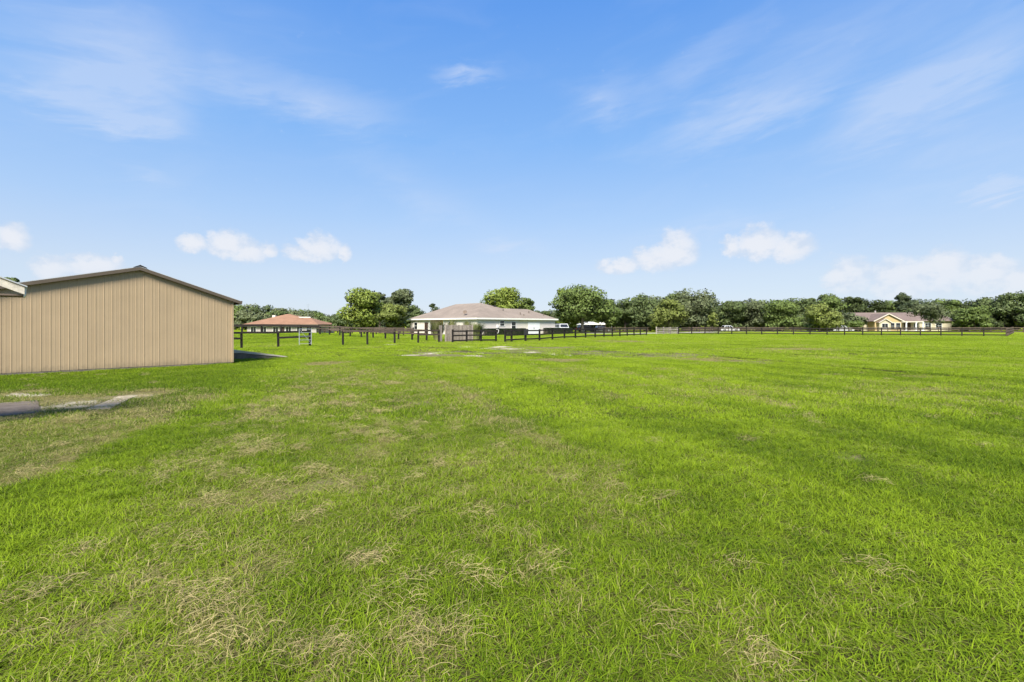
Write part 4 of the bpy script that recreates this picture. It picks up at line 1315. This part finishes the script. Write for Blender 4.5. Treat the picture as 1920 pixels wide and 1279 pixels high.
# ------------------------------------------------------------------ trees
def leaf_cloud(rg, lobes, n, size, inner=.35, droop=0.0, flat=.0):
    """lobes: (cx,cy,cz,rx,ry,rz). returns V, F, clump normals"""
    vol = np.array([l[3] * l[4] + l[3] * l[5] for l in lobes]); pr_ = vol / vol.sum()
    li = rg.choice(len(lobes), n, p=pr_)
    Lb = np.array(lobes)[li]
    d = rg.normal(size=(n, 3)); d /= np.linalg.norm(d, axis=1)[:, None]
    rad_ = np.where(rg.uniform(size=n) < inner, rg.uniform(.3, .85, n), rg.uniform(.84, 1.10, n))
    c = Lb[:, :3] + d * Lb[:, 3:6] * rad_[:, None]
    nrm = d / Lb[:, 3:6]; nrm /= np.linalg.norm(nrm, axis=1)[:, None]
    lf = rg.normal(size=(n, 3)) * .75 + nrm * .9 + np.array([0, 0, .35]); lf /= np.linalg.norm(lf, axis=1)[:, None]
    a = np.cross(lf, rg.normal(size=(n, 3))); a /= np.linalg.norm(a, axis=1)[:, None]
    b = np.cross(lf, a)
    s = size * rg.uniform(.5, 1.25, n)[:, None]
    asp = rg.uniform(.5, .95, n)[:, None]
    a, b = a * s, b * s * asp
    c[:, 2] -= droop * rg.uniform(0, 1, n) ** 2
    V = np.stack([c - a * .9 - b * .25, c - b * .8 + a * .15, c + a + b * .1, c + b * .85 - a * .1], 1).reshape(-1, 3)
    Fq = np.arange(4 * n).reshape(-1, 4)
    N = np.repeat(nrm * .8 + np.array([0, 0, .25]), 4, axis=0)
    return V, Fq, N


def crown_mesh(name, seed, H, Wd, lowest, n, size, mat_, lobes_n=26, shape='round', inner=.35, droop=0.0):
    """crown of a tree H high and Wd wide whose foliage starts at height `lowest`"""
    rg = np.random.default_rng(seed)
    lobes = []
    ch = H - lowest
    for k in range(lobes_n):
        th = rg.uniform(0, 6.283); u = rg.uniform(0, 1) ** .8
        if shape == 'round': env = math.sqrt(max(.06, 1 - (2 * u - .85) ** 2 / 1.45))
        elif shape == 'vase': env = .35 + .65 * math.sin(min(1, u * 1.15) * math.pi * .62)
        elif shape == 'pine': env = (1 - u) ** .8 * .9 + .12
        else: env = math.sqrt(max(.05, 1 - (2 * u - 1) ** 2))
        rr = (Wd / 2) * env * math.sqrt(rg.uniform(.12, 1)) * .80
        s = Wd * rg.uniform(.10, .20) * (1.0 if shape != 'pine' else .75)
        z = lowest + ch * (.06 + .84 * u)
        lobes.append((rr * math.cos(th), rr * math.sin(th), min(z, H - s * .6), s * rg.uniform(.9, 1.3), s * rg.uniform(.9, 1.3), s * rg.uniform(.6, .85)))
    lobes.append((0, 0, lowest + ch * .55, Wd * .24, Wd * .24, ch * .28))
    V, Fq, N = leaf_cloud(rg, lobes, n, size, inner, droop)
    V[:, 2] = np.maximum(V[:, 2], 0.05)
    return V, Fq, N, lobes


def put_clump(me, N):
    a = me.attributes.new('clump', 'FLOAT_VECTOR', 'POINT')
    a.data.foreach_set('vector', N.astype(np.float32).ravel())


def trunk_mb(rg, H, lowest, lobes, r, lean=0.0, nl=7):
    t = MB()
    top = lowest + (H - lowest) * .55
    pts = [(0, 0, -.2), (.04 * H * lean, 0, lowest * .5), (.07 * H * lean, .02, lowest + .1), (.06 * H * lean, .05, top)]
    t.tube(pts, [r * 1.35, r, r * .85, r * .3], 8)
    idx = rg.choice(len(lobes), min(nl, len(lobes)), replace=False)
    for q in idx:
        l = lobes[q]
        s0 = Vector(pts[2]).lerp(Vector(pts[3]), rg.uniform(-.1, .6)); e0 = Vector(l[:3])
        mid = s0.lerp(e0, .5) + Vector((0, 0, rg.uniform(0, .06) * H))
        t.tube([s0, mid, e0], [r * .42, r * .26, r * .08], 6)
    return t


def tree(label, px, d, top, wpx, kind='mid', n=7000, size=.26, lowest=None, shape='round', seed=None, droop=0.0, group=None, inner=.35, lobes_n=28, name='broadleaf_tree', rb='bark', r=None):
    x = X(px, d); z0 = gz(x, d)
    H = Z(top, d) - z0; Wd = wpx * d / F
    seed = seed if seed is not None else int(px * 7 + d)
    rg = np.random.default_rng(seed + 1)
    lowest = lowest if lowest is not None else H * .16
    V, Fq, N, lobes = crown_mesh('crown', seed, H, Wd, lowest, n, size, None, lobes_n, shape, inner, droop)
    root = empty(name, (x, d, z0))
    tag(root, label, 'tree', group)
    me = np_mesh('crown', V, Fq, LEAF[kind]); put_clump(me, N)
    link('crown', me, root)
    trunk_mb(rg, H, lowest, lobes, r or max(.12, H * .022)).build('trunk', M[rb], root, True)
    return root


tree('bright green round tree left of the two taller trees behind the paddock', 683, 92, 545, 96, 'bright', 11000, .25, 1.0, lobes_n=36)
tree('tall grey-green tree behind the bright round tree left of the white house', 748, 104, 538, 66, 'grey', 8000, .27, 2.2, lobes_n=26)
tree('lower olive tree in front of the tall grey-green tree', 737, 86, 567, 62, 'lime', 7000, .22, .8, lobes_n=24)
tree('dark tree at the left foot of the bright round tree', 640, 112, 588, 46, 'oak', 4000, .28, .3)
tree('bushy dark tree between the olive tree and the white house', 776, 120, 572, 40, 'oak', 3600, .28, .3)
tree('thin grey treetop showing between the round tree and the tall grey-green tree', 712, 108, 542, 28, 'grey', 2200, .26, 4.5)
tree('bright green tree rising behind the roof of the white house', 940, 116, 541, 92, 'bright', 9000, .28, 3.0, lobes_n=30)
tree('small loose tree beside the bright tree behind the white house', 987, 118, 556, 34, 'mid', 2600, .26, 3.0)
tree('big spreading tree with pale trunk just beyond the white house', 1092, 100, 537, 112, 'mid', 13000, .25, 2.1, lobes_n=40, rb='bark_pale', r=.32)
tree('lower right boughs spreading from behind the big spreading tree', 1136, 108, 562, 56, 'mid', 5000, .25, 1.2, lobes_n=18)
tree('bright leafy left half crown against the big spreading tree', 1062, 103, 533, 50, 'bright', 6000, .25, 1.2, lobes_n=20)
tree('light yellow-green tree in front of the dark oaks past the driveway', 1254, 106, 560, 68, 'lime', 8000, .24, 1.4, lobes_n=26, droop=.6, rb='bark_pale')
tree('dark oak next to the big spreading tree', 1172, 124, 561, 62, 'oak', 5500, .3, .8)
tree('broad dark oak left of the light yellow-green tree', 1208, 128, 551, 84, 'oak', 8000, .3, .8, lobes_n=32)
tree('tall grey oak with feathery top right behind the light yellow-green tree', 1306, 130, 544, 100, 'grey', 9500, .3, 1.2, lobes_n=34)
tree('oak crown showing over the light yellow-green tree', 1270, 134, 547, 66, 'oak', 6000, .3, 1.5)
tree('small yellowish tree at the foot of the tall grey oak', 1336, 118, 585, 22, 'lime', 1500, .2, .8)
tree('rounded dark tree right of the tall grey oak', 1372, 132, 564, 60, 'oak', 5500, .3, .6)
tree('grey-green tree between two rounded dark trees behind the far fence', 1412, 134, 562, 62, 'grey', 5500, .3, .6)
tree('bushy mid-green tree behind the far fence, beside the low rounded tree', 1464, 126, 563, 74, 'mid', 7500, .28, .5, lobes_n=30)
tree('low rounded bright tree with dark underside behind the far fence', 1537, 112, 572, 72, 'lime', 8500, .24, .9, lobes_n=30)
tree('tall dark oak topping the trees behind the low rounded bright tree', 1552, 160, 550, 52, 'oak', 5000, .34, 2.0)
tree('dark oak left of the tallest oak behind the low rounded tree', 1518, 158, 556, 46, 'oak', 4200, .34, 2.0)
tree('tall pine standing above the wood behind the yellow house', 1693, 178, 547, 36, 'pine', 4200, .32, 4.0, shape='round', name='pine_tree', lobes_n=18)
tree('thin-leaved grey tree growing in front of the yellow house', 1744, 128, 570, 66, 'grey', 4600, .22, 2.2, shape='vase', inner=.5, lobes_n=24)
tree('bushy shrub-like tree at the left end of the yellow house', 1599, 138, 602, 36, 'mid', 2400, .24, .1)
tree('tall dark tree at the right edge behind the fence corner', 1906, 140, 546, 70, 'oak', 7000, .3, .8, lobes_n=28)
tree('dark tree left of the tall tree at the right edge', 1856, 150, 556, 60, 'oak', 6000, .32, .8)
tree('bright low tree in front of the dark wood right of the yellow house', 1828, 136, 575, 60, 'mid', 5500, .28, .6)
tree('rounded tree at the wood edge just right of the grey tree', 1786, 152, 563, 48, 'mid', 4500, .3, .6)
tree('slender pine with bare stem above the far trees left of the white house', 811, 170, 570, 12, 'pine', 700, .34, 8.2, name='pine_tree', lobes_n=7, r=.12)
tree('treetop just showing above the roofs at far left', 20, 46, 516, 36, 'oak', 2600, .16, 3.2)


# distant woods that read as one mass
def wood(label, specs, seed, kinds, n=2600, size=.36):
    rg = np.random.default_rng(seed)
    Vs = {k: [] for k in kinds}; Fs = {k: [] for k in kinds}; Ns = {k: [] for k in kinds}
    tr = MB()
    for (px, d, top, wpx) in specs:
        k = kinds[int(rg.integers(len(kinds)))]
        x = X(px, d); z0 = gz(x, d); H = Z(top, d) - z0
        V, Fq, N, lobes = crown_mesh('c', int(rg.integers(1 << 30)), H, wpx * d / F, H * .06, n, size, None, 16)
        off = sum(len(v) for v in Vs[k])
        Vs[k].append(V + np.array([x, d, z0])); Fs[k].append(Fq + off); Ns[k].append(N)
        tr.tube([(x, d, z0 - .2), (x, d, z0 + H * .6)], [.22, .08], 6)
    root = empty('distant_wood', (X(specs[0][0], specs[0][1]), specs[0][1], 0))
    tag(root, label, 'wood', kind='stuff')
    for k in kinds:
        if not Vs[k]: continue
        me = np_mesh('canopy', np.vstack(Vs[k]) - np.array(root.location), np.vstack(Fs[k]), LEAF[k]); put_clump(me, np.vstack(Ns[k]))
        tag(link('canopy', me, root), kind='stuff')
    o = tr.build('trunks', M['bark'], root); o.location = -root.location; tag(o, kind='stuff')


rg0 = np.random.default_rng(3)


def line(x0, x1, step, d0, d1, tops, w=(44, 70)):
    out = []
    px = x0
    xs, ys = zip(*tops)
    while px < x1:
        d = rg0.uniform(d0, d1)
        out.append((px, d, float(np.interp(px, xs, ys)) + rg0.uniform(-3, 4.5), rg0.uniform(*w)))
        px += step * rg0.uniform(.7, 1.3)
    return out


wood('dark green wood behind the terracotta-roofed house', line(-260, 660, 17, 168, 205, [(-260, 560), (430, 566), (470, 570), (520, 574), (560, 579), (600, 583), (640, 590), (700, 590)])
     + line(400, 680, 20, 148, 162, [(400, 578), (520, 584), (680, 594)], (40, 60)), 1, ['mid', 'oak', 'grey'], 2400)
wood('far trees showing past the left end of the white house', line(640, 1060, 24, 185, 215, [(640, 586), (780, 578), (830, 575), (870, 578), (1000, 578), (1060, 585)], (36, 56))
     + line(600, 1060, 26, 138, 160, [(600, 596), (1060, 597)], (34, 50)), 2, ['oak', 'pine'], 2000)
wood('dense oak wood filling in behind the driveway trees', line(1060, 1600, 22, 150, 185, [(1060, 580), (1150, 572), (1220, 556), (1300, 556), (1340, 566), (1440, 566), (1500, 562), (1560, 555), (1600, 557)], (48, 72))
     + line(1080, 1600, 30, 134, 146, [(1080, 588), (1600, 588)], (46, 60)), 3, ['oak', 'mid', 'grey'], 2600)
wood('long dark wood behind the yellow house at far right', line(1580, 2500, 20, 165, 215, [(1580, 556), (1640, 560), (1700, 558), (1760, 561), (1800, 563), (1860, 556), (1920, 548), (2500, 545)], (44, 66))
     + line(1600, 2400, 26, 156, 163, [(1600, 578), (1760, 580), (1900, 574), (2400, 570)], (42, 56))
     + line(1780, 2300, 24, 138, 150, [(1780, 586), (2300, 580)], (42, 60)), 4, ['oak', 'mid', 'pine', 'oak'], 2600)


# ------------------------------------------------------------------ hedges and shrubs
def hedge(label, x0, x1, y, h, dep, n):
    """clipped box hedge in the white house's own axes"""
    rg = np.random.default_rng(int(x0 * 10) + 3)
    root = empty('clipped_hedge', house.matrix_basis @ Vector(((x0 + x1) / 2, y, 0)), R(45))
    tag(root, label, 'hedge', 'clipped hedges along the white house')
    L = x1 - x0
    P = rg.uniform(-.5, .5, (n, 3)) * np.array([L, dep, h])
    f = rg.integers(0, 3, n)
    for k, wgt in ((0, L), (1, dep), (2, h)):
        pass
    pick = rg.choice(3, n, p=[.08, .5, .42])
    sg = np.sign(rg.uniform(-1, 1, n))
    ext = np.array([L, dep, h]) / 2
    nrm = np.zeros((n, 3))
    for k in range(3):
        m_ = pick == k
        P[m_, k] = (np.abs(sg[m_]) if k == 2 else sg[m_]) * ext[k] * rg.uniform(.90, 1.03, m_.sum())
        nrm[m_, k] = 1 if k == 2 else sg[m_]
    P[:, 2] += h / 2
    lf = nrm + rg.normal(size=(n, 3)) * .6; lf /= np.linalg.norm(lf, axis=1)[:, None]
    a = np.cross(lf, rg.normal(size=(n, 3))); a /= np.linalg.norm(a, axis=1)[:, None]; b_ = np.cross(lf, a)
    s = rg.uniform(.04, .10, (n, 1)); a, b_ = a * s, b_ * s
    V = np.stack([P - a, P - b_ * .7, P + a, P + b_ * .7], 1).reshape(-1, 3); V[:, 2] = np.maximum(V[:, 2], .01)
    me = np_mesh('foliage', V, np.arange(4 * n).reshape(-1, 4), LEAF['hedge']); put_clump(me, np.repeat(nrm, 4, axis=0))
    link('foliage', me, root)
    MB().box((0, 0, h * .46), (L * .97, dep * .9, h * .9)).build('branches', M['bark'], root)


hedge('long clipped dark hedge under the windows of the white house', .8, 9.6, -1.1, 1.05, 1.0, 7000)
hedge('clipped dark hedge right of the white doors, in front of the parked car', 15.0, 22.3, -1.3, 1.1, 1.1, 6000)


def reeds(label, px, py, hh, wd, n, seed, kind='reed'):
    x, y = G(px, py)
    rg = np.random.default_rng(seed)
    root = empty('ornamental_grass', (x, y, gz(x, y)))
    tag(root, label, 'plant', 'tall wispy plants round the picket screen')
    V, Q, N = [], [], []
    for k in range(n):
        th = rg.uniform(0, 6.283); r0 = wd * .16 * rg.uniform(); L = hh * rg.uniform(.6, 1.05); out = wd * .5 * rg.uniform(.1, 1) ** .8
        dx_, dy_ = math.cos(th), math.sin(th)
        b0 = len(V); wx, wy = -dy_ * .016, dx_ * .016
        for s in (0, .4, .75, 1.0):
            px_ = (r0 + out * s ** 1.7) * dx_; py_ = (r0 + out * s ** 1.7) * dy_; z = L * (s - .16 * s ** 3)
            k_ = 1 - .85 * s ** 2
            V += [(px_ - wx * k_, py_ - wy * k_, z), (px_ + wx * k_, py_ + wy * k_, z)]; N += [(dx_ * .6, dy_ * .6, .6)] * 2
        Q += [(b0 + 2 * s, b0 + 2 * s + 1, b0 + 2 * s + 3, b0 + 2 * s + 2) for s in range(3)]
    me = np_mesh('blades', np.array(V), np.array(Q), LEAF[kind]); put_clump(me, np.array(N))
    link('blades', me, root)


reeds('tall wispy plant left of the picket screen, before the porch', 820, 638.5, 2.3, 2.2, 1300, 4)
reeds('wispy plume rising behind the middle of the picket screen', 848, 638.0, 2.5, 1.4, 700, 5)
reeds('wispy plume behind the right half of the picket screen', 876, 637.5, 2.5, 1.3, 650, 6)
reeds('dense green plant at the right end of the picket screen', 893, 638.6, 2.15, 2.3, 1500, 7, 'lime')
